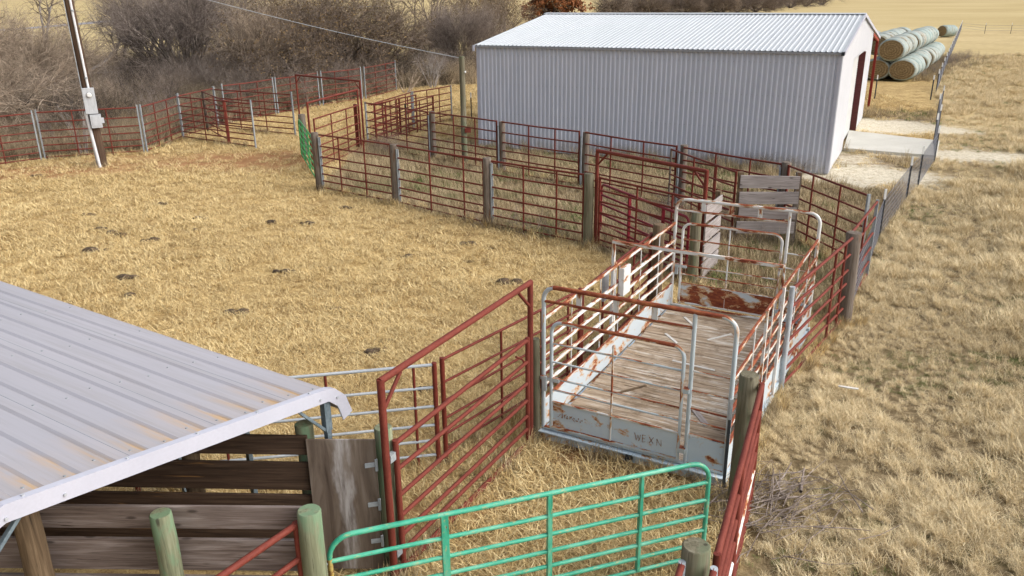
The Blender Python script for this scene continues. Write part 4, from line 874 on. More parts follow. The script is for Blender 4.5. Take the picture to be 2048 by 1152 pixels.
for t in (.16, 1.75, 3.3, 4.9):
    for i in range(0, nr, 1): p = cs(rp_*(i+.2), 0)+cb*(t+.05*((i*7) % 3)); mb.tube([p, p+cup*.010], .013, 6)
mb.build('screws', M['galv'], cr)
for t in (.06, 1.5, 3.0, 4.5, 6.0, 7.5, 9.2):
    for sd2, P in ((1, CP2), (-1, CP1)):
        p = P+hx*(.0 if sd2 > 0 else .28)+cb*t; mb = MB(); mb.box(up(p, (P[2]-.12)/2), V3(0, 0, (P[2]-.12)/2), hx*.03, cb*.03)
        mb.bar(up(p, P[2]-.52), p+hx*.42*sd2+V3(0, 0, (-.05 if sd2 > 0 else -.12)), .045, .03, up=V3(0, 0, 1)); mb.box(up(p, P[2]-.30), V3(0, 0, .2), hx*.045, cb*.036)
        mb.build('frame_leg', M['steelblue'], cr)
    MB().bar(CP2+cb*t-cup*.035, CP1+cb*t-cup*.035, .05, .05).build('roof_rafter', M['steelblue'], cr)
for s in (.5, 1.4, 2.3, CW-.3): MB().bar(cs(s, -.008), cs(s, -.008)+cb*CLEN, .08, .012).build('roof_batten', M['steelblue'], cr)

# board pen below the carport
def boardwall(label, A, B, rows, mats, face, group, zoff=0):
    A, B = np.array(A, float), np.array(B, float); d = nrm(B-A); nn = V3(-d[1], d[0], 0)*face; rt = root('board_wall', label, 'board fence', (A[0], A[1], 0), group)
    for (z0, z1), mm in zip(rows, mats):
        a, b = A+nn*.0+d*random.uniform(-.02, .02), B+d*random.uniform(-.02, .02); MB().bar(up(a, (z0+z1)/2), up(b, (z0+z1)/2+random.uniform(-.01, .01)), .04, z1-z0).build('board', M[mm], rt, bevel=.005)
    return rt
gBd = 'board walls under the carport'
NA, NBd = V3(-6.4, 6.78, 0), V3(-1.98, 6.64, 0)
boardwall('near board wall of wide grey brown boards in the foreground below the carport edge', NA, NBd, [(1.61, 1.86), (1.12, 1.485), (.68, 1.04), (.26, .60), (-.1, .16)], ['boardmid', 'boardmid', 'boardmid', 'boardmid', 'boardmid'], 1, gBd)
MB_ = root('pale_board', 'short silver white board low on the near board wall, behind the red rails', 'board', (-2.6, 6.58, .7)); MB().bar(V3(-3.1, 6.60, .93), V3(-2.06, 6.58, .93), .035, .27).build('plank', M['boardpale'], MB_, bevel=.005)
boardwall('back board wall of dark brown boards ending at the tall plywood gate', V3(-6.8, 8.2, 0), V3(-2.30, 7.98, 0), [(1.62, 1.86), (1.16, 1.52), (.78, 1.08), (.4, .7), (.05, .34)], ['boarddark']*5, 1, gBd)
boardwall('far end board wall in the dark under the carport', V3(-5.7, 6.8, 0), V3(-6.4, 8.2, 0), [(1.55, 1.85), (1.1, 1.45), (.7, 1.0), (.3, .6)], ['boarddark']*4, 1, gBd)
gPc = 'posts by the carport'
woodpost('green treated post with flat round top in front of the near board wall', V3(-3.34, 6.50, 0), 1.9, 'postgreen', .105, (0, 0), gPc)
woodpost('brown treated post under the left corner of the carport roof', V3(-4.62, 6.50, 0), 1.95, 'postbrown', .12, (0, 0), gPc)
woodpost('weathered greenish post in the foreground between board wall and turquoise gate', V3(-1.94, 6.49, 0), 1.92, 'postgreen', .115, (0, 0), gPc)
woodpost('mossy green post behind the top left corner of the plywood gate', V3(-2.37, 8.12, 0), 1.93, 'postgreen', .105, (0, 0), gPc)
woodpost('tall greenish post that the plywood gate hinges on, beside the large foreground frame', V3(-1.47, 8.04, 0), 1.92, 'postgreen', .105, (.0, 0), gPc)
woodpost('brown post behind the back board wall', V3(-3.75, 8.2, 0), 1.8, 'postbrown', .10, (0, 0), gPc)
pg = root('plywood_gate', 'tall weathered plywood gate with a pale streak down its middle', 'gate', (-2.3, 7.9, 0))
MB().box(V3(-1.93, 7.93, .97), V3(0, 0, .87), V3(.385, -.01, 0), V3(0, .012, 0)).build('sheet', M['ply'], pg)
hm = M['galvrail']
for z in (1.52, 1.0, .5):
    mb = MB(); mb.box(V3(-1.62, 7.905, z), V3(.055, 0, .008), V3(0, .006, 0), V3(0, 0, .028)); mb.box(V3(-1.545, 7.905, z), V3(0, 0, .075), V3(.014, 0, 0), V3(0, .012, 0)); mb.build('strap_hinge', hm, pg)
panel('red pipe panel at the bottom edge meeting the weathered greenish foreground post', V3(-2.07, 6.47, 0), V3(-3.9, 3.7, 0), 'foreground gates', mat='red2', ends=('red2', 'red'), ups=(.5,), r=.03, rails=[.1, .4, .7, 1.03, 1.4, 1.78])

# ------------------------------------------------------------------ meter pole, tall post, wires
mp = at(205, 331); ut = root('utility_pole', 'leaning brown utility pole with meter box and white conduit', 'utility pole', mp)
def pl(z): return V3(mp[0]-.020*z, mp[1], z)
MB().tube([pl(z) for z in (-.1, 1.5, 3, 5, 7, 9.2)], [.20, .19, .18, .17, .16, .15], 18).build('pole', M['pole'], ut)
fv = nrm(V3(-mp[0], -mp[1], 0)); sv = V3(-fv[1], fv[0], 0)*-1         # toward the camera, and to the camera's right
sv = sv if sv[0] > 0 else -sv
def pq(z, s, f): return pl(z)+sv*s+fv*f
bx = MB().box(pq(2.62, .02, .27), V3(0, 0, .50), sv*.22, fv*.08).build('meter_box', M['meter'], ut, bevel=.012)
MB().tube([pq(2.86, .04, .34), pq(2.86, .04, .40)], .10, 20).tube([pq(2.86, .04, .40), pq(2.86, .04, .44)], [.085, .07], 20).build('glass_meter', M['white'], bx)
MB().tube([pq(2.86, .04, .35), pq(2.86, .04, .365)], .112, 20).build('meter_ring', M['tpostdark'], bx)
b2 = MB().box(pq(1.83, .10, .30), V3(0, 0, .26), sv*.20, fv*.10).box(pq(1.84, .34, .30), V3(0, 0, .10), sv*.05, fv*.07).box(pq(1.83, .10, .405), V3(0, 0, .20), sv*.15, fv*.008).build('disconnect_box', M['meter'], ut, bevel=.01)
MB().tube([pq(3.1, .06, .2), pq(5, .05, .19), pq(9.2, .04, .17)], .045, 10).build('service_conduit', M['pvc'], ut)
MB().tube([pq(0, -.20, .12), pq(9.1, -.16, .06)], .014, 6).build('ground_wire', M['galvrail'], ut)
MB().tube([pq(-.05, -.10, .24), pq(2.0, -.20, .20), pq(2.18, -.20, .22), pq(2.24, -.13, .24), pq(2.24, -.02, .25)], .062, 12).build('white_conduit', M['pvc'], ut)
for z in (3.5, 6): MB().tube([pq(z-.03, .05, .20), pq(z+.03, .05, .20)], .06, 10).build('conduit_strap', M['galv'], ut)
tw = at(930, 327); tr_ = root('tall_wooden_post', 'tall greenish grey wooden post carrying the overhead wire beside the shed', 'post', tw)
MB().tube([V3(tw[0], tw[1], z) for z in (-.1, 1, 2, 3, 4.18)], [.125, .12, .115, .112, .108], 14).build('timber', M['postmoss'], tr_)
MB().tube([V3(tw[0]+.1, tw[1]-.05, 3.62), V3(tw[0]+.13, tw[1]-.06, 3.55)], [.05, .03], 8).build('insulator', M['white'], tr_)
MB().box(V3(tw[0]+.16, tw[1]-.12, 1.35), V3(0, 0, .09), V3(.12, 0, 0), V3(0, .03, 0)).build('red_tag', M['red2'], tr_)
e0, e1_ = V3(tw[0], tw[1], 4.1), pl(7.9); pts = [e0+(e1_-e0)*t+V3(0, 0, -.22*4*t*(1-t)) for t in np.linspace(0, 1, 24)]
wr = root('overhead_wire', 'pale overhead wire sloping from the tall wooden post up to the utility pole', 'wire', e0); MB().tube(pts, .0115, 6).build('cable', M['galvrail'], wr)

# ------------------------------------------------------------------ trees
def tubes_np(P, R, sides):
    """P (n,K,3), R (n,K) -> V, F for many little tapered tubes"""
    n, K, _ = P.shape; T = np.empty_like(P); T[:, 1:-1] = P[:, 2:]-P[:, :-2]; T[:, 0] = P[:, 1]-P[:, 0]; T[:, -1] = P[:, -1]-P[:, -2]
    T /= np.linalg.norm(T, axis=2, keepdims=True)+1e-9; a = np.where(np.abs(T[..., 2:3]) < .9, np.array([0, 0, 1.0]), np.array([1.0, 0, 0]))
    e1 = np.cross(a, T); e1 /= np.linalg.norm(e1, axis=2, keepdims=True)+1e-9; e2 = np.cross(T, e1); an = np.arange(sides)*2*math.pi/sides
    V = P[:, :, None]+R[:, :, None, None]*(np.cos(an)[None, None, :, None]*e1[:, :, None]+np.sin(an)[None, None, :, None]*e2[:, :, None])
    base = np.arange(n)[:, None, None]*K*sides; k = np.arange(K-1)[None, :, None]*sides; s = np.arange(sides)[None, None]; s2 = (s+1) % sides
    F = np.stack([base+k+s, base+k+s2, base+k+sides+s2, base+k+sides+s], -1).reshape(-1, 4); return V.reshape(-1, 3), F
def grow(r, roots, lens, rads, kids, spread, upb, bend, K=5, tmin=.25, taper=.35):
    """roots: list of (pos, dir). returns per-level (P,R)"""
    out = []; pos = np.array([a for a, b in roots], float); dr_ = np.array([nrm(b) for a, b in roots]); ln = np.full(len(pos), lens[0])*r.uniform(.8, 1.15, len(pos)); rd = np.full(len(pos), rads[0])
    for lv in range(len(lens)):
        n = len(pos); P = np.empty((n, K, 3)); P[:, 0] = pos; d = dr_.copy(); Ds = [d.copy()]
        for k in range(1, K):
            d = d+r.normal(0, bend[lv], (n, 3)); d[:, 2] += upb[lv]; d /= np.linalg.norm(d, axis=1, keepdims=True); P[:, k] = P[:, k-1]+d*(ln/(K-1))[:, None]; Ds.append(d.copy())
        R = rd[:, None]*np.linspace(1, taper, K)[None]; out.append((P, R)); Ds = np.stack(Ds, 1)
        if lv+1 >= len(lens): break
        m = kids[lv]; idx_ = np.repeat(np.arange(n), m); t = r.uniform(tmin, 1, n*m); t[::m] = 1.0; ki = np.minimum((t*(K-1)).astype(int), K-2); fr = t*(K-1)-ki
        pos = P[idx_, ki]*(1-fr)[:, None]+P[idx_, ki+1]*fr[:, None]; d0 = Ds[idx_, ki+1]; rv = r.normal(0, 1, (n*m, 3)); rv -= (rv*d0).sum(1, keepdims=True)*d0; rv /= np.linalg.norm(rv, axis=1, keepdims=True)
        sp = spread[lv]*r.uniform(.5, 1.3, n*m); dr_ = d0*np.cos(sp)[:, None]+rv*np.sin(sp)[:, None]
        ln = lens[lv+1]*r.uniform(.6, 1.25, n*m)*(1.15-.4*t); rd = np.minimum(R[idx_, ki]*.75, rads[lv+1]*r.uniform(.8, 1.2, n*m))
    return out
def tree(name, label, base, seed, lens, rads, kids, spread, upb, bend, nst=1, lean=(0, 0), fan=.35, barkm='bark', twigm='twig', leaf=None, leafn=0, leafs=.1, group='bare trees along the creek', cat='tree', split=2, K=5, z0=-.1, tmin=.25):
    r = np.random.default_rng(seed); base = np.array(base, float); rt = root(name, label, cat, (base[0], base[1], 0), group); roots = []
    for i in range(nst):
        a = 2*math.pi*(i+r.uniform(0, .5))/max(nst, 1); f = fan*r.uniform(.6, 1.2) if nst > 1 else 0; roots.append((V3(base[0]+math.cos(a)*.12*(nst > 1), base[1]+math.sin(a)*.12*(nst > 1), z0), V3(math.cos(a)*f+lean[0], math.sin(a)*f+lean[1], 1)))
    lv = grow(r, roots, lens, rads, kids, spread, upb, bend, K, tmin); off = np.array([base[0], base[1], 0])
    for nm, a, b, mm, sd3 in (('trunk', 0, split, barkm, 6), ('branches', split, len(lv), twigm, 3)):
        Vs, Fs, k = [], [], 0
        for P, R in lv[a:b]: v, f = tubes_np(P, R, sd3); Vs.append(v); Fs.append(f+k); k += len(v)
        if not Vs: continue
        o = bpy.data.objects.new(nm, npmesh(nm, np.concatenate(Vs)-off, np.concatenate(Fs), M[mm], a == 0)); COL.objects.link(o); o.parent = rt
    if leaf:
        P = lv[-1][0]; n = leafn; i = r.integers(0, len(P), n); k = r.integers(1, P.shape[1], n); c = P[i, k]+r.normal(0, .06, (n, 3)); u = r.normal(0, 1, (n, 3)); u /= np.linalg.norm(u, axis=1, keepdims=True); v = r.normal(0, 1, (n, 3)); v = np.cross(u, v); v /= np.linalg.norm(v, axis=1, keepdims=True); s = leafs*r.uniform(.6, 1.4, n)[:, None]
        V = np.stack([c-u*s*.5, c+v*s*.3, c+u*s*.5, c-v*s*.3], 1).reshape(-1, 3); F_ = np.arange(4*n).reshape(-1, 4); o = bpy.data.objects.new('leaves', npmesh('leaves', V-off, F_, M[leaf])); COL.objects.link(o); o.parent = rt
    return rt
def flat(px, py): p = at(px, py); return V3(p[0], p[1], 0)
# far left tree with low hanging branches
LB = dict(lens=[3.2, 3.0, 2.4, 1.7, 1.0, .55], rads=[.26, .13, .06, .03, .016, .011])
tree('bare_tree', 'big bare tree at the left edge with low hanging twiggy branches', V3(-26.2, 39.5, 0), 11, [3.4, 3.6, 2.6, 1.8, 1.1, .7], [.26, .13, .06, .03, .018, .013], [8, 7, 6, 5, 4], [1.15, .9, .8, .7, .7], [.02, -.10, -.12, -.10, -.05, 0], [.10, .14, .16, .18, .2, .2], tmin=.12, nst=2, fan=.3, barkm='barkdark', twigm='twigtan', split=2)
tree('bare_tree', 'small bare tree drooping over the far left pen panel', V3(-23.9, 37.8, 0), 12, [1.9, 2.3, 1.8, 1.2, .8], [.13, .06, .032, .018, .012], [9, 7, 6, 5], [1.1, .8, .8, .8], [.0, -.10, -.14, -.08, 0], [.12, .16, .18, .2, .2], barkm='barkdark', twigm='twigtan', split=1)
tree('pale_tree', 'pale barked forked tree at the top left corner', flat(99, 168), 13, [4.2, 3.6, 2.2, 1.3, .8], [.22, .15, .06, .03, .016], [3, 5, 5, 4], [.5, .7, .7, .7], [0, .03, .0, 0, 0], [.05, .10, .16, .18, .2], barkm='barkpale', split=2)
tree('bare_tree', 'slim crooked dark tree right behind the utility pole', flat(186, 150), 14, [4.2, 2.6, 1.6, 1.0], [.15, .07, .035, .018], [5, 5, 5], [.6, .7, .7], [0, .03, 0, 0], [.14, .14, .16, .2], barkm='barkdark', split=1)
tree('bare_tree', 'slim double stemmed dark tree in the gap showing the golden field', flat(242, 148), 15, [4.0, 2.6, 1.6, 1.0], [.13, .07, .035, .018], [5, 5, 5], [.6, .7, .7], [.03, .03, 0, 0], [.10, .14, .16, .2], nst=2, fan=.12, barkm='barkdark', split=1)
tree('bare_tree', 'tan twiggy bare tree between the pale forked tree and the utility pole', flat(142, 190), 61, [1.8, 2.4, 1.9, 1.3, .9], [.13, .07, .04, .026, .017], [6, 6, 5, 4], [.7, .7, .7, .7], [.02, .02, .0, .0, 0], [.1, .14, .16, .2, .2], nst=5, fan=.5, barkm='barkdark', twigm='twigtan', split=1)
tree('bare_tree', 'dense tan bare tree standing behind the hanging branches at the left edge', flat(30, 205), 62, [2.6, 3.0, 2.3, 1.5, 1.0], [.16, .08, .045, .028, .018], [7, 6, 5, 4], [.8, .75, .7, .7], [.02, .02, .0, .0, 0], [.1, .14, .16, .2, .2], nst=5, fan=.6, barkm='barkdark', twigm='twigtan', split=1)
tree('bare_tree', 'dark bare tree with thick crooked limbs above the many stemmed trees at the top edge', flat(290, 120), 63, [4.6, 4.0, 2.8, 1.8, 1.1], [.24, .13, .07, .04, .026], [5, 5, 5, 4], [.6, .7, .7, .7], [.02, .03, .0, .0, 0], [.12, .14, .16, .2, .2], nst=3, fan=.35, barkm='barkdark', twigm='twig', split=2)
tree('bare_tree', 'pale limbed bare tree in front of the left vine covered tree', flat(520, 196), 64, [2.6, 2.6, 2.0, 1.4, .9], [.10, .06, .04, .026, .018], [5, 5, 5, 4], [.5, .6, .6, .7], [.03, .05, .02, .0, 0], [.07, .12, .16, .2, .2], nst=4, fan=.35, barkm='barkpale', twigm='twigtan', split=1)
tree('bare_tree', 'grey bare tree filling the gap between the vine covered trees and the pale field', flat(752, 168), 65, [3.2, 3.2, 2.4, 1.6, 1.0], [.14, .08, .045, .028, .018], [6, 6, 5, 4], [.6, .65, .7, .7], [.02, .03, .0, .0, 0], [.1, .14, .16, .2, .2], nst=4, fan=.4, barkm='bark', twigm='twig', split=1)
tree('twiggy_bush', 'low tan bush behind the far left pen panels', flat(215, 232), 66, [1.0, 1.2, .9, .6], [.04, .026, .018, .013], [6, 6, 5], [.7, .7, .7], [.0, .0, .0, 0], [.12, .16, .2, .2], nst=9, fan=.9, barkm='twigtan', twigm='twigtan', split=1, group='twiggy bushes behind the pen', cat='bush')
tree('twiggy_bush', 'low grey brown bush behind the panel right of the meter pole', flat(330, 218), 67, [1.2, 1.3, 1.0, .7], [.04, .026, .018, .013], [6, 6, 5], [.7, .7, .7], [.0, .0, .0, 0], [.12, .16, .2, .2], nst=9, fan=.9, barkm='twig', twigm='twig', split=1, group='twiggy bushes behind the pen', cat='bush')
gx_ = [flat(p, q) for p, q in ((148, 175), (180, 168), (215, 158), (243, 150))]; fl = root('fallen_limb', 'pale dead limb curving up from the brush right of the utility pole', 'fallen limb', gx_[0]); 
MB().tube([up(gx_[0], .3), up(gx_[1], .9), up(gx_[2], 1.3), up(gx_[3], 2.3), up(gx_[3]+V3(1.0, 0, 0), 3.8), up(gx_[3]+V3(1.7, .2, 0), 4.6)], [.17, .16, .14, .11, .07, .03], 8).tube([up(gx_[1], .8), up(gx_[1]+V3(2.2, -.6, 0), .95), up(gx_[1]+V3(3.6, -1.4, 0), .7)], [.07, .05, .02], 6).build('limb', M['barkpale'], fl)
mk_ = dict(lens=[2.2, 3.2, 2.6, 1.8, 1.1], rads=[.17, .09, .045, .023, .014])
tree('bare_tree', 'many stemmed grey bare tree spreading upward left of the vine covered trees', flat(385, 170), 16, [4.9, 3.6, 2.5, 1.7, 1.0], [.13, .075, .045, .028, .019], [6, 6, 5, 3], [.45, .55, .6, .7], [.02, .05, .04, .02, 0], [.07, .10, .13, .16, .2], nst=11, fan=.62, barkm='bark', twigm='twigpurple', split=1)
tree('bare_tree', 'many stemmed bare tree over the golden gap near the pale limb', flat(318, 150), 17, [4.4, 3.2, 2.3, 1.5, 1.0], [.13, .075, .045, .028, .019], [6, 6, 5, 3], [.45, .55, .6, .7], [.02, .05, .04, .02, 0], [.07, .10, .13, .16, .2], nst=7, fan=.5, barkm='bark', twigm='twigpurple', split=1)
tree('bare_tree', 'grey bare tree at the top edge left of the overhead wire', flat(465, 150), 18, [4.4, 3.2, 2.3, 1.5, 1.0], [.13, .075, .045, .028, .019], [6, 6, 5, 3], [.5, .6, .6, .7], [.02, .05, .04, .02, 0], [.07, .10, .13, .16, .2], nst=8, fan=.5, twigm='twigpurple', split=1)
for i, (px, py, lb, hgt, ln_) in enumerate(((545, 188, 'vine covered tree with dark low crown, left one of the brown leafed pair', 4.1, 6000), (690, 172, 'large round twiggy tree with scattered yellow brown leaves behind the far overhead frame', 5.2, 9000), (620, 160, 'brown leafed tree at the back between the two vine covered trees', 4.6, 5000))):
    tree('leafy_vine_tree', lb, flat(px, py), 30+i, [hgt*.6, hgt*.75, hgt*.55, hgt*.38, hgt*.25, .7], [.24, .13, .07, .04, .026, .017], [6, 6, 5, 5, 3], [.8, .8, .8, .8, .8], [.03, -.02, -.03, -.05, 0, 0], [.10, .15, .18, .2, .2, .2], nst=3, fan=.5, barkm='barkdark', twigm='twig', leaf='leafbrown', leafn=ln_, leafs=.12, group='vine covered trees', split=2)
for i, (px, py, lb) in enumerate(((805, 92, 'thin bare tree standing alone in the pale field, left of the pair'), (829, 86, 'thin bare tree standing alone in the pale field, right of the pair'))):
    tree('bare_tree', lb, flat(px, py), 40+i, [5.5, 3.6, 2.2, 1.3], [.16, .08, .04, .026], [5, 4, 4], [.7, .7, .7], [0, .03, 0, 0], [.12, .14, .16, .2], barkm='barkdark', split=1)
tree('bare_tree', 'taller dark stemmed bare tree above the purplish bush', flat(868, 96), 43, [5.0, 4.0, 2.6, 1.6], [.2, .1, .05, .028], [5, 5, 5], [.5, .6, .7], [.02, .05, .02, 0], [.08, .12, .16, .2], nst=3, fan=.25, barkm='barkdark', split=1)
tree('twiggy_bush', 'large purplish grey twiggy bush left of the shed roof', flat(925, 138), 44, [2.6, 2.2, 1.6, 1.2, .8], [.07, .035, .02, .015, .012], [6, 5, 5, 4], [.4, .4, .4, .4], [.03, .05, .05, .04, 0], [.06, .08, .1, .12, .15], nst=22, fan=.75, barkm='twig', twigm='twigpurple', split=1, group='twiggy bushes by the shed', cat='bush')
tree('twiggy_bush', 'greenish brown lower bush at the left foot of the purplish bush', flat(868, 128), 45, [2.0, 1.7, 1.3, .9, .6], [.05, .03, .02, .014, .011], [6, 5, 5, 4], [.5, .5, .5, .5], [.02, .04, .04, .02, 0], [.08, .1, .12, .12, .15], nst=14, fan=.9, barkm='twig', twigm='bark', leaf='leafolive', leafn=5000, leafs=.10, split=1, group='twiggy bushes by the shed', cat='bush')
tree('twiggy_bush', 'brown bush rising behind the left corner of the shed', flat(985, 118), 46, [3.4, 2.6, 2.0, 1.4, .9], [.07, .04, .022, .016, .013], [5, 5, 5, 4], [.6, .5, .5, .5], [.02, .04, .04, .02, 0], [.08, .1, .12, .12, .15], nst=12, fan=.7, barkm='bark', twigm='twig', leaf='leafbrown', leafn=2500, leafs=.14, split=1, group='twiggy bushes by the shed', cat='bush')
for i, (px, py, lb, lf) in enumerate(((950, 60, 'brown twiggy tree at the top edge left of the shed ridge', 'leafbrown'), (1010, 62, 'brown twiggy tree at the top edge nearest the shed ridge', 'leafbrown'))):
    tree('bare_tree', lb, flat(px, py), 50+i, [4.0, 4.0, 3.0, 2.0, 1.2], [.25, .12, .06, .035, .026], [6, 5, 5, 4], [.7, .7, .7, .7], [.02, .02, 0, 0, 0], [.1, .14, .16, .2, .2], nst=2, fan=.3, leaf=lf, leafn=2500, leafs=.26, split=2, group='trees behind the shed')
tree('oak_tree', 'dark trunked oak with rust coloured leaves above the shed ridge', V3(5.5, 118, 0), 53, [3.2, 3.4, 2.4, 1.5, .9], [.5, .2, .09, .05, .03], [7, 6, 5, 5], [.9, .8, .8, .8], [.03, -.02, -.02, 0, 0], [.1, .15, .2, .2, .2], barkm='barkdark', leaf='leafrust', leafn=9000, leafs=.36, split=2, group='trees behind the shed')
r53 = [(1225, 36), (1262, 31), (1300, 33), (1335, 29), (1370, 32), (1405, 28), (1440, 29), (1475, 25), (1510, 24), (1545, 20), (1580, 16), (1612, 13), (1645, 10)]
for i, (px, py) in enumerate(r53):
    b_ = flat(px, py); k = np.linalg.norm(b_[:2])/200
    tree('bare_tree', '%s distant bare tree seen above the shed roof, counted from the rust coloured oak' % ORD[i], b_, 60+i, [2.4*k, 3.0*k, 2.2*k, 1.5*k], [.2, .12, .07, .055], [7, 7, 6], [.7, .6, .6], [.02, .03, .02, 0], [.1, .14, .16, .2], nst=10, fan=1.3, twigm='twigpurple' if i % 2 else 'twig', split=1, group='distant tree row above the shed')
tree('sapling', 'small pale leafless sapling behind the free standing panel', flat(416, 196), 80, [1.0, 1.5, 1.1, .7], [.06, .035, .018, .011], [5, 4, 4], [.4, .5, .5], [.03, .06, .04, 0], [.05, .08, .1, .1], barkm='barkpale', twigm='barkpale', split=1, group='pale dead stems')
tree('dead_weed', 'tall pale dead weed stalks left of the tall wooden post', flat(866, 176), 81, [1.5, 1.1, .7, .4], [.03, .02, .014, .011], [4, 4, 4], [.35, .5, .6], [.02, .04, .0, 0], [.06, .1, .15, .2], nst=9, fan=.5, barkm='barkpale', twigm='barkpale', split=1, group='pale dead stems', cat='weed')
tree('dead_weed', 'leaning cream coloured dead stalks at the right end of the curved pen', flat(812, 186), 82, [1.6, 1.0, .6], [.04, .025, .014], [3, 3], [.4, .5], [.02, .02, .0], [.05, .1, .15], nst=5, fan=.7, lean=(.3, 0), barkm='twigtan', twigm='twigtan', split=1, group='pale dead stems', cat='weed')
tree('dead_weed', 'cluster of pale upright stalks behind the panel left of the utility pole', flat(168, 306), 83, [1.6, .9, .5], [.022, .014, .011], [3, 3], [.3, .5], [.02, .02, .0], [.05, .1, .15], nst=7, fan=.25, barkm='barkpale', twigm='barkpale', split=1, group='pale dead stems', cat='weed')
r_ = tree('tumbleweed', 'ball of dry tan weeds caught in the back fence beside the thick steel column', V3(-5.2, 35.2, 0), 84, [.35, .7, .5, .35], [.018, .014, .011, .009], [6, 5, 4], [.8, .8, .8], [.0, -.05, -.05, 0], [.2, .25, .3, .3], nst=14, fan=1.2, barkm='twigtan', twigm='twigtan', split=1, group=None, cat='tumbleweed')
# pile of cut sticks in the pasture
pb = root('stick_pile', 'pile of cut purplish sticks in the grass right of the long red rails', 'stick pile', at(1545, 1010)); r = np.random.default_rng(9); n = 130; c0 = at(1548, 1012)
A_ = np.stack([c0[0]+r.normal(0, .42, n), c0[1]+r.normal(0, .42, n), r.uniform(.06, .19, n)], 1); an = rad(35)+r.normal(0, .5, n); ln = r.uniform(.35, 1.1, n); D_ = np.stack([np.cos(an), np.sin(an), r.normal(0, .05, n)], 1)
P = np.stack([A_-D_*ln[:, None]*.5, A_+r.normal(0, .03, (n, 3)), A_+D_*ln[:, None]*.5+r.normal(0, .04, (n, 3))], 1); R_ = (r.uniform(.004, .010, n)[:, None])*np.array([[1, .8, .4]]); R_[:5] *= 3; P[:, :, 2] = np.maximum(P[:, :, 2], .03)
v, f = tubes_np(P, R_, 5); o = bpy.data.objects.new('sticks', npmesh('sticks', v-np.array(pb.location), f, M['twigpurple'], True)); COL.objects.link(o); o.parent = pb

# ------------------------------------------------------------------ dung pats
dm = N('dung'); dm.out(dm.ramp(dm.noise(dm.pos((9, 9, 9)), 1, 4), [(.35, (.035, .022, .012)), (.65, (.12, .08, .045))]), .9)
DP = [((181, 501), 1.2, 'two joined dark dung pats at the left of the group near the middle left'), ((200, 459), 1.0, 'small dark dung pat just above the joined pair on the left'), ((222, 465), .8, 'dark dung pat between two others below the utility pole'),
      ((245, 470), .9, 'dark dung pat right of the small trio below the utility pole'), ((308, 480), 1.0, 'black rounded dung pat standing alone right of the trio'), ((247, 556), 1.1, 'flat dark dung pat above the left side of the carport roof'),
      ((463, 625), .9, 'dark dung pat just above the carport roof ridge line'), ((396, 437), .9, 'flat dung pat in the upper middle of the dry yard'), ((262, 590), .7, 'faint dung pat close above the carport roof'), ((321, 408), .8, 'dung pat below the reddish bare soil, left of centre'), ((544, 445), 1.0, 'wide dung pat in the yard below the bright green gate'),
      ((690, 416), .9, 'dung pat nearest the second grey wooden post'), ((617, 446), .8, 'dung pat between the wide one and the front fence'), ((572, 543), .8, 'flat brown dung pat in the centre of the yard'), ((817, 512), .7, 'small dung pat near the middle of the yard in front of the third fence panel'),
      ((942, 487), .8, 'dung pat in front of the third grey wooden post'), ((1007, 564), 1.1, 'dark dung pat above the large foreground frame'), ((740, 706), .9, 'dung pat above the galvanised panel'), ((80, 352), .8, 'dung pat at the left below the far left panel'), ((675, 618), .6, 'small dung pat above and left of the galvanised panel'), ((845, 779), .7, 'dark dung pat seen through the large foreground gate'), ((390, 460), .6, 'small dung pat right of the black rounded one'), ((180, 429), .6, 'small faint dung pat at the upper left of the yard')]
random.seed(3)
for (px, py), s, lb in DP:
    p = at(px, py); n = 11; mb = MB()
    s *= 1.3
    for q in range(random.randint(3, 7)):
        ox, oy, rr0 = (random.gauss(0, .085)*s, random.gauss(0, .05)*s, s*random.uniform(.035, .085)) if q else (0, 0, s*.095); vs = []
        for k, z in ((1.1, -.3), (.95, .35), (.6, .75), (.2, .9)):
            for i in range(n): a = 2*math.pi*i/n; rr = rr0*k*random.uniform(.75, 1.2); vs.append(V3(p[0]+ox*1.5+math.cos(a)*rr*1.3, p[1]+oy+math.sin(a)*rr, z*rr0*.75+random.uniform(-.006, .006)))
        mb.add(vs, [(j*n+i, j*n+(i+1) % n, (j+1)*n+(i+1) % n, (j+1)*n+i) for j in range(3) for i in range(n)]+[tuple(3*n+i for i in range(n))], None, True)
    o = mb.build('dung_pat', dm.m); tag(o, lb, 'dung pat', 'dung pats scattered over the dry yard')
pf = root('plastic_scrap', 'small pale blue plastic scrap in the grass behind the large foreground gate', 'litter', at(998, 925)); MB().box(at(998, 925)+V3(0, 0, .04), V3(.05, .01, .01), V3(0, .03, .01), V3(0, 0, .02)).build('scrap', painted('blue plastic', (.2, .35, .5), (.3, .5, .65), (.45, .6, .7)), pf)

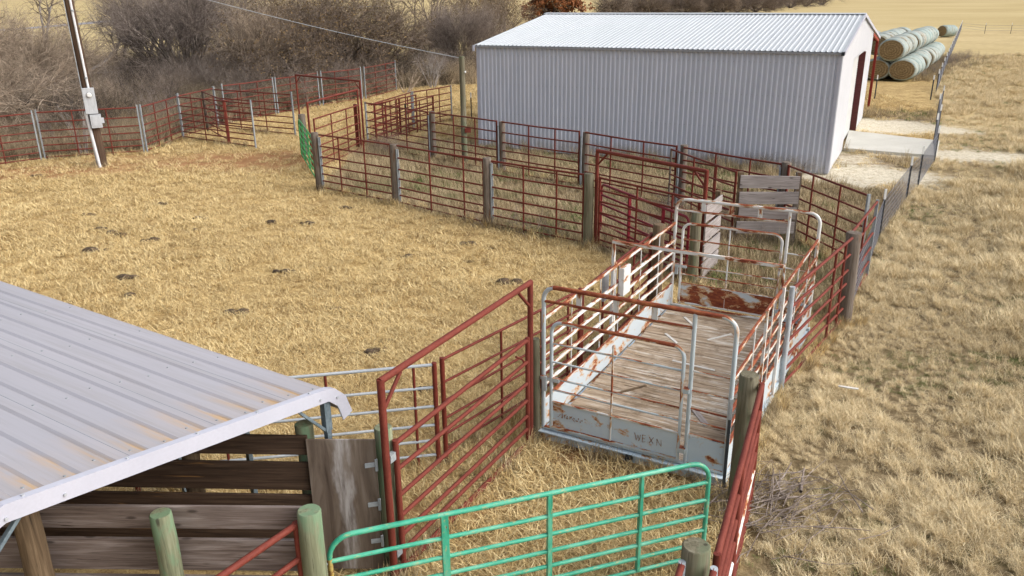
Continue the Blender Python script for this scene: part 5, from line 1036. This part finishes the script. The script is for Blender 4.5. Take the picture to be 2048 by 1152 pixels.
# ------------------------------------------------------------------ grass and brush (uncountable): tufts scattered as geometry-node instances
def tuft(nm, seed, nb, rad_, lmin, lmax, wd, lie0, lie1, mat, seg=3, wind=None, tipc=1.0):
    r = np.random.default_rng(seed); V, F, T = [], [], []; k = 0
    for i in range(nb):
        a = r.uniform(0, 2*math.pi); q = rad_*math.sqrt(r.uniform(0, 1)); b = np.array([math.cos(a)*q, math.sin(a)*q, r.uniform(-.01, .015)]); az = r.uniform(0, 2*math.pi) if wind is None else wind+r.normal(0, .9)
        L = r.uniform(lmin, lmax); th0 = rad(r.uniform(lie0, lie1)*.6); th1 = rad(min(112, r.uniform(lie0, lie1)*1.25)); w_ = wd*r.uniform(.6, 1.3); tc = r.uniform(0, 1); side = np.array([-math.sin(az), math.cos(az), 0]); p = b.copy(); az2 = az
        for s in range(seg+1):
            th = th0+(th1-th0)*s/seg; ww = w_*(1-.85*(s/seg)**1.5)
            V += [p-side*ww/2, p+side*ww/2]; T += [tc, tc]; az2 += r.normal(0, .2)
            p = p+np.array([math.cos(az2)*math.sin(th), math.sin(az2)*math.sin(th), math.cos(th)])*L/seg; p[2] = max(p[2], .004)
        F += [(k+2*s, k+2*s+1, k+2*s+3, k+2*s+2) for s in range(seg)]; k += 2*(seg+1)
    me = npmesh(nm, np.array(V), np.array(F), mat, False, [('tint', 'FLOAT', 'value', T)]); return bpy.data.objects.new(nm, me)
def scatter(name, P, S_, rot, sources, pick, kind='stuff', label=None):
    col = bpy.data.collections.new(name+'_kinds')
    for s in sources: col.objects.link(s)
    me = npmesh(name, P, np.zeros((0, 3), int), None, attrs=[('scl', 'FLOAT', 'value', S_), ('rot', 'FLOAT_VECTOR', 'vector', rot)])
    a = me.attributes.new('pick', 'INT', 'POINT'); a.data.foreach_set('value', np.asarray(pick, np.int32))
    o = bpy.data.objects.new(name, me); COL.objects.link(o); tag(o, kind=kind, label=label)
    if label: o['category'] = name.replace('_', ' ')
    ng = bpy.data.node_groups.new(name, 'GeometryNodeTree'); ng.interface.new_socket('Geometry', in_out='INPUT', socket_type='NodeSocketGeometry'); ng.interface.new_socket('Geometry', in_out='OUTPUT', socket_type='NodeSocketGeometry')
    nd = ng.nodes; gi = nd.new('NodeGroupInput'); g_o = nd.new('NodeGroupOutput'); ip = nd.new('GeometryNodeInstanceOnPoints'); ci = nd.new('GeometryNodeCollectionInfo')
    ci.inputs['Collection'].default_value = col; ci.inputs['Separate Children'].default_value = True; ci.inputs['Reset Children'].default_value = True
    def na(nm_, ty):
        x = nd.new('GeometryNodeInputNamedAttribute'); x.data_type = ty; x.inputs['Name'].default_value = nm_; return x.outputs['Attribute']
    L = ng.links; L.new(gi.outputs[0], ip.inputs['Points']); L.new(ci.outputs[0], ip.inputs['Instance']); ip.inputs['Pick Instance'].default_value = True
    L.new(na('pick', 'INT'), ip.inputs['Instance Index']); L.new(na('scl', 'FLOAT'), ip.inputs['Scale']); L.new(na('rot', 'FLOAT_VECTOR'), ip.inputs['Rotation']); L.new(ip.outputs[0], g_o.inputs[0])
    md = o.modifiers.new('scatter', 'NODES'); md.node_group = ng; return o
rs = np.random.default_rng(21)
def pts_in(x0, x1, y0, y1, dens, fn):
    n = int((x1-x0)*(y1-y0)*dens); X, Y = rs.uniform(x0, x1, n), rs.uniform(y0, y1, n); k = rs.uniform(0, 1, n) < fn(X, Y); return X[k], Y[k]
hwf = 1024/FPX
def seen(X, Y, m=2.5): return (np.abs(X) < (Y+4)*hwf*1.05+m) & (Y > 4.5)
scale_poly = [tuple(q[:2]) for q in (SFL-dW*.08-dL*.08, SFL+SW+dW*.08-dL*.08, SFL+SW+SL+dW*.08+dL*.08, SFL+SL-dW*.08+dL*.08)]
carp = [tuple((CP2+cb*t+ct*s)[:2]) for t, s in ((.8, .3), (.8, CW), (CLEN, CW), (CLEN, .3))]
def blocked(X, Y): return inpoly(X, Y, [(-6.5, 6.4), (-2.0, 6.4), (-2.3, 8.0), (-6.6, 8.2)]) | inpoly(X, Y, barn_poly) | inpoly(X, Y, slab_poly) | inpoly(X, Y, scale_poly) | (inpoly(X, Y, carp) & (rs.uniform(0, 1, X.shape) < .8))
def falloff(Y, d0): return np.clip((d0/np.maximum(Y, 1))**1.5, 0, 1)
zd = lambda X, Y: zones(X, Y)
# 1 yard straw
def f_yard(X, Y):
    d, g, ln_, rg, br = zd(X, Y); ok = seen(X, Y) & ~blocked(X, Y) & ~inpoly(X, Y, range_poly) & ~inpoly(X, Y, lane_poly) & ~inpoly(X, Y, brush_poly)
    return ok*(1-.75*d)*(1-g)*(1-.7*ln_)*np.clip(falloff(Y, 13)*1.0+.05, 0, 1)*(.3+.9*fbm(X, Y, .8, 50))
X, Y = pts_in(-34, 24, 5, 62, 95, f_yard)
src = [tuft('a_straw%d' % i, 100+i, 38, .19, .05, .17, .009, 75, 100, M['straw'], 2) for i in range(4)]+[tuft('b_straw%d' % i, 110+i, 30, .14, .07, .19, .009, 45, 92, M['straw'], 3) for i in range(2)]
n = len(X); SC = rs.uniform(.65, 1.25, n)*np.clip((Y/18)**.4, .85, 1.5)*(.7+.6*fbm(X, Y, .5, 52))*np.where((Y < 11.5) & (X < 3.2) & (X > -1.2), 1.45, 1.0); print('yard tufts', n)
scatter('yard_grass', np.stack([X, Y, np.full(n, -.012)], 1), SC, np.stack([rs.normal(0, .12, n), rs.normal(0, .12, n), rs.uniform(0, 6.28, n)], 1), src, rs.choice(6, n, p=[.2, .2, .2, .2, .1, .1]))
# 2 pasture
def f_rng(X, Y):
    d, g, ln_, rg, br = zd(X, Y); ok = seen(X, Y) & inpoly(X, Y, range_poly) & ~blocked(X, Y)
    return ok*(1-.6*d)*(1-g)*(1-.5*ln_)*np.clip(falloff(Y, 13)+.06, 0, 1)*(.62+.5*smooth(fbm(X, Y, .6, 60), .25, .7))
X, Y = pts_in(0, 62, 5, 84, 120, f_rng)
src = [tuft('a_range%d' % i, 200+i, 46, .17, .14, .36, .0095, 35, 92, M['range'], 3) for i in range(4)]+[tuft('b_range%d' % i, 210+i, 56, .15, .2, .44, .0095, 25, 88, M['range'], 4) for i in range(3)]+[tuft('c_range', 220, 36, .2, .06, .2, .009, 40, 90, M['lane'], 2), tuft('d_green', 221, 40, .16, .05, .15, .009, 20, 80, M['greenblade'], 2)]
n = len(X); cl = smooth(fbm(X, Y, .9, 61), .38, .68); edge_ = smooth(np.array(X)-np.interp(Y, [6, 9, 15.6, 26, 38], [3.2, 4.5, 8.4, 14.2, 21]), 0, 3.5)
SC = (.62+.48*cl)*rs.uniform(.75, 1.3, n)*np.clip((Y/16)**.5, .8, 2.0)*(.58+.5*edge_)*(1-.5*smooth(Y, 24, 42)); pk = np.where(rs.uniform(0, 1, n) < .18+.4*cl, rs.integers(4, 7, n), np.where(rs.uniform(0, 1, n) < .22, 7, rs.integers(0, 4, n))); pk = np.where((fbm(X, Y, .45, 66) > .60) & (rs.uniform(0, 1, n) < .45), 8, pk); print('pasture tufts', n)
scatter('pasture_grass', np.stack([X, Y, np.full(n, -.015)], 1), SC, np.stack([rs.normal(0, .15, n), rs.normal(0, .15, n), rs.uniform(0, 6.28, n)], 1), src, pk)
# 3 lane and shed side
def f_ln(X, Y):
    d, g, ln_, rg, br = zd(X, Y); ok = seen(X, Y) & ~inpoly(X, Y, range_poly) & ~blocked(X, Y) & (inpoly(X, Y, lane_poly) | (ln_ > .3) | (inpoly(X, Y, [tuple(bp(-1, -3, 0)[:2]), tuple(bp(-1, 0, 0)[:2]), tuple(bp(16, 0, 0)[:2]), tuple(bp(16, -3, 0)[:2])])))
    return ok*np.clip(1-2.2*g, 0, 1)*np.where(inpoly(X, Y, lane_poly), 1, .45)*(.3+1.0*fbm(X, Y, .7, 70))
X, Y = pts_in(-8, 26, 13, 48, 24, f_ln)
src = [tuft('a_lane%d' % i, 300+i, 44, .22, .07, .22, .011, 25, 85, M['lane'], 2) for i in range(4)]+[tuft('b_lane', 305, 60, .16, .25, .55, .008, 5, 45, M['lane'], 3), tuft('c_green', 306, 40, .22, .05, .16, .011, 20, 80, M['greenblade'], 2)]
n = len(X); print('lane tufts', n); scatter('lane_grass', np.stack([X, Y, np.full(n, -.012)], 1), rs.uniform(.8, 1.5, n), np.stack([rs.normal(0, .1, n), rs.normal(0, .1, n), rs.uniform(0, 6.28, n)], 1), src, np.where((fbm(X, Y, .3, 77) > .58) & (rs.uniform(0, 1, n) < .32), 5, rs.choice(5, n, p=[.23, .23, .23, .23, .08])))
# 4 brush behind the curved pen, along the shed wall and round the bales
segs = [(P1, P2), (P2, P3), (P3, P4), (HL, HR), (BFL, BFR), (S1, S2), (S2, S3), (V3(-5.2, 9.62, 0), V3(-1.1, 10.3, 0)), (B0, B1), (B1, B2), (B2, B3), (B3, B4), (B5, B6), (B6, PR), (PR, GR), (GR, N1), (N1, N2), (N2, NX), (V3(-2, 6.5, 0), V3(-6, 6.6, 0)), (at(368, 277), at(512, 297)), (at(438, 257), at(591, 272)), (SFL-dL*.12, SFL+SW-dL*.12), (at(295, 305), at(366, 276)), (at(91, 319), at(289, 306)), (C1, C2)]
L_ = []
for a, b in segs:
    k = int(np.linalg.norm(b-a)*7); t = rs.uniform(0, 1, k); L_.append(np.stack([a[0]+(b[0]-a[0])*t+rs.normal(0, .09, k), a[1]+(b[1]-a[1])*t+rs.normal(0, .09, k)], 1))
for p in (P1, P2, P3, P4, B1, B2, B3, PR, N1, N2, mp, tw, at(1384, 566), BFR, BFL): L_.append(np.stack([p[0]+rs.normal(0, .16, 9), p[1]+rs.normal(0, .16, 9)], 1))
L_ = np.concatenate(L_); n = len(L_)
scatter('fence_line_grass', np.stack([L_[:, 0], L_[:, 1], np.full(n, -.015)], 1), rs.uniform(.7, 1.25, n), np.stack([rs.normal(0, .1, n), rs.normal(0, .1, n), rs.uniform(0, 6.28, n)], 1), [tuft('a_edge%d' % i, 600+i, 46, .12, .12, .32, .008, 8, 62, M['straw' if i < 2 else 'lane'], 3) for i in range(4)], rs.integers(0, 4, n))
def twclump(nm, seed, n, h, rr, mat, spread=.5, rad0=.010, lv=3):
    r = np.random.default_rng(seed); roots = [(V3(r.normal(0, rr), r.normal(0, rr), 0), V3(r.normal(0, spread), r.normal(0, spread), 1)) for _ in range(n)]
    ls = grow(r, roots, [h*.55, h*.4, h*.25][:lv], [rad0, rad0*.7, rad0*.55][:lv], [4, 4], [.6, .7], [.0, .0, 0], [.15, .2, .2], 4); V, F, k = [], [], 0
    for P, R in ls: v, f = tubes_np(P, R, 3); V.append(v); F.append(f+k); k += len(v)
    me = npmesh(nm, np.concatenate(V), np.concatenate(F), mat, False, [('tint', 'FLOAT', 'value', np.repeat(r.uniform(0, 1, k//3+1), 3)[:k])]); return bpy.data.objects.new(nm, me)
src = [tuft('a_weed%d' % i, 400+i, 90, .3, .4, 1.1, .016, 4, 48, M['weed'], 4) for i in range(3)]+[twclump('c_brush%d' % i, 410+i, 10, 1.7, .28, M['weed'], .4, .011) for i in range(3)]+[twclump('d_brush', 415, 8, 1.5, .3, M['twigtan'], .5, .009)]
X, Y = pts_in(-62, 2, 28, 92, 3.4, lambda X, Y: seen(X, Y, 5)*inpoly(X, Y, brush_poly)*np.clip(falloff(Y, 52)+.12, 0, 1)*(.4+.9*fbm(X, Y, .25, 80)))
n = len(X); print('brush clumps', n); sb = rs.uniform(.55, 1.15, n)*(.7+.6*fbm(X, Y, .12, 81)); edg = np.clip(1.0-.0*X, 0, 1)
scatter('brush', np.stack([X, Y, np.full(n, -.02)], 1), sb*edg, np.stack([rs.normal(0, .12, n), rs.normal(0, .12, n), rs.uniform(0, 6.28, n)], 1), src, rs.choice(7, n, p=[.17, .17, .17, .15, .14, .12, .08]))
src = [twclump('a_thicket%d' % i, 430+i, 16, 3.6, .5, M[('twig', 'barkdark', 'twigpurple', 'bark')[i]], .42, .017) for i in range(4)]+[twclump('b_thicket', 440, 12, 2.6, .5, M['barkdark'], .5, .016)]
gaps = [polyf([(178, 175), (262, 165), (262, 60), (178, 60)]), polyf([(780, 150), (868, 150), (868, 60), (780, 60)])]
X, Y = pts_in(-70, 2, 34, 92, .42, lambda X, Y: seen(X, Y, 6)*inpoly(X, Y, brush_poly)*~inpoly(X, Y+3.0, gaps[0])*~inpoly(X, Y+3.0, gaps[1])*smooth(Y-(np.interp(X, [-20, -16, -10, -8, 0], [35, 37, 50, 57, 60])), 1.0, 7)*(.25+1.2*smooth(fbm(X, Y, .16, 88), .35, .6)))
n = len(X); print('thicket', n)
scatter('thicket', np.stack([X, Y, np.full(n, -.02)], 1), rs.uniform(.45, 1.05, n)*(.55+.75*fbm(X, Y, .1, 89)), np.stack([rs.normal(0, .1, n), rs.normal(0, .1, n), rs.uniform(0, 6.28, n)], 1), src, rs.integers(0, 5, n))
wp_ = []
for (px, py, s, m_) in ((1500, 345, .0, 0),): pass
def along(a, b, n_, w_): t = rs.uniform(0, 1, n_); return np.stack([a[0]+(b[0]-a[0])*t+rs.normal(0, w_, n_), a[1]+(b[1]-a[1])*t+rs.normal(0, w_, n_)], 1)
W1_ = np.concatenate([along(bp(10, -.5, 0), bp(.5, -.5, 0), 55, .22), along(V3(4.0, 23.8, 0), V3(7.5, 21.3, 0), 60, .45), along(V3(3.2, 21.8, 0), V3(5.5, 20.5, 0), 30, .4), along(b0+V3(.6, -1, 0), b0+bd*24-bs_*1.3, 150, .7), along(b0-bs_*1.5+bd*4, b0+bd*26-bs_*2.5, 150, 1.0), along(P3, P4, 10, .15)])
n = len(W1_); src = [tuft('a_wall%d' % i, 500+i, 60, .22, .25, .6, .011, 4, 40, M['lane'], 3) for i in range(2)]+[twclump('b_wall', 505, 8, .9, .2, M['twigpurple'], .4, .006)]
scatter('tall_weeds', np.stack([W1_[:, 0], W1_[:, 1], np.full(n, -.02)], 1), rs.uniform(.6, 1.2, n), np.stack([np.zeros(n), np.zeros(n), rs.uniform(0, 6.28, n)], 1), src, rs.choice(3, n, p=[.35, .3, .35]))
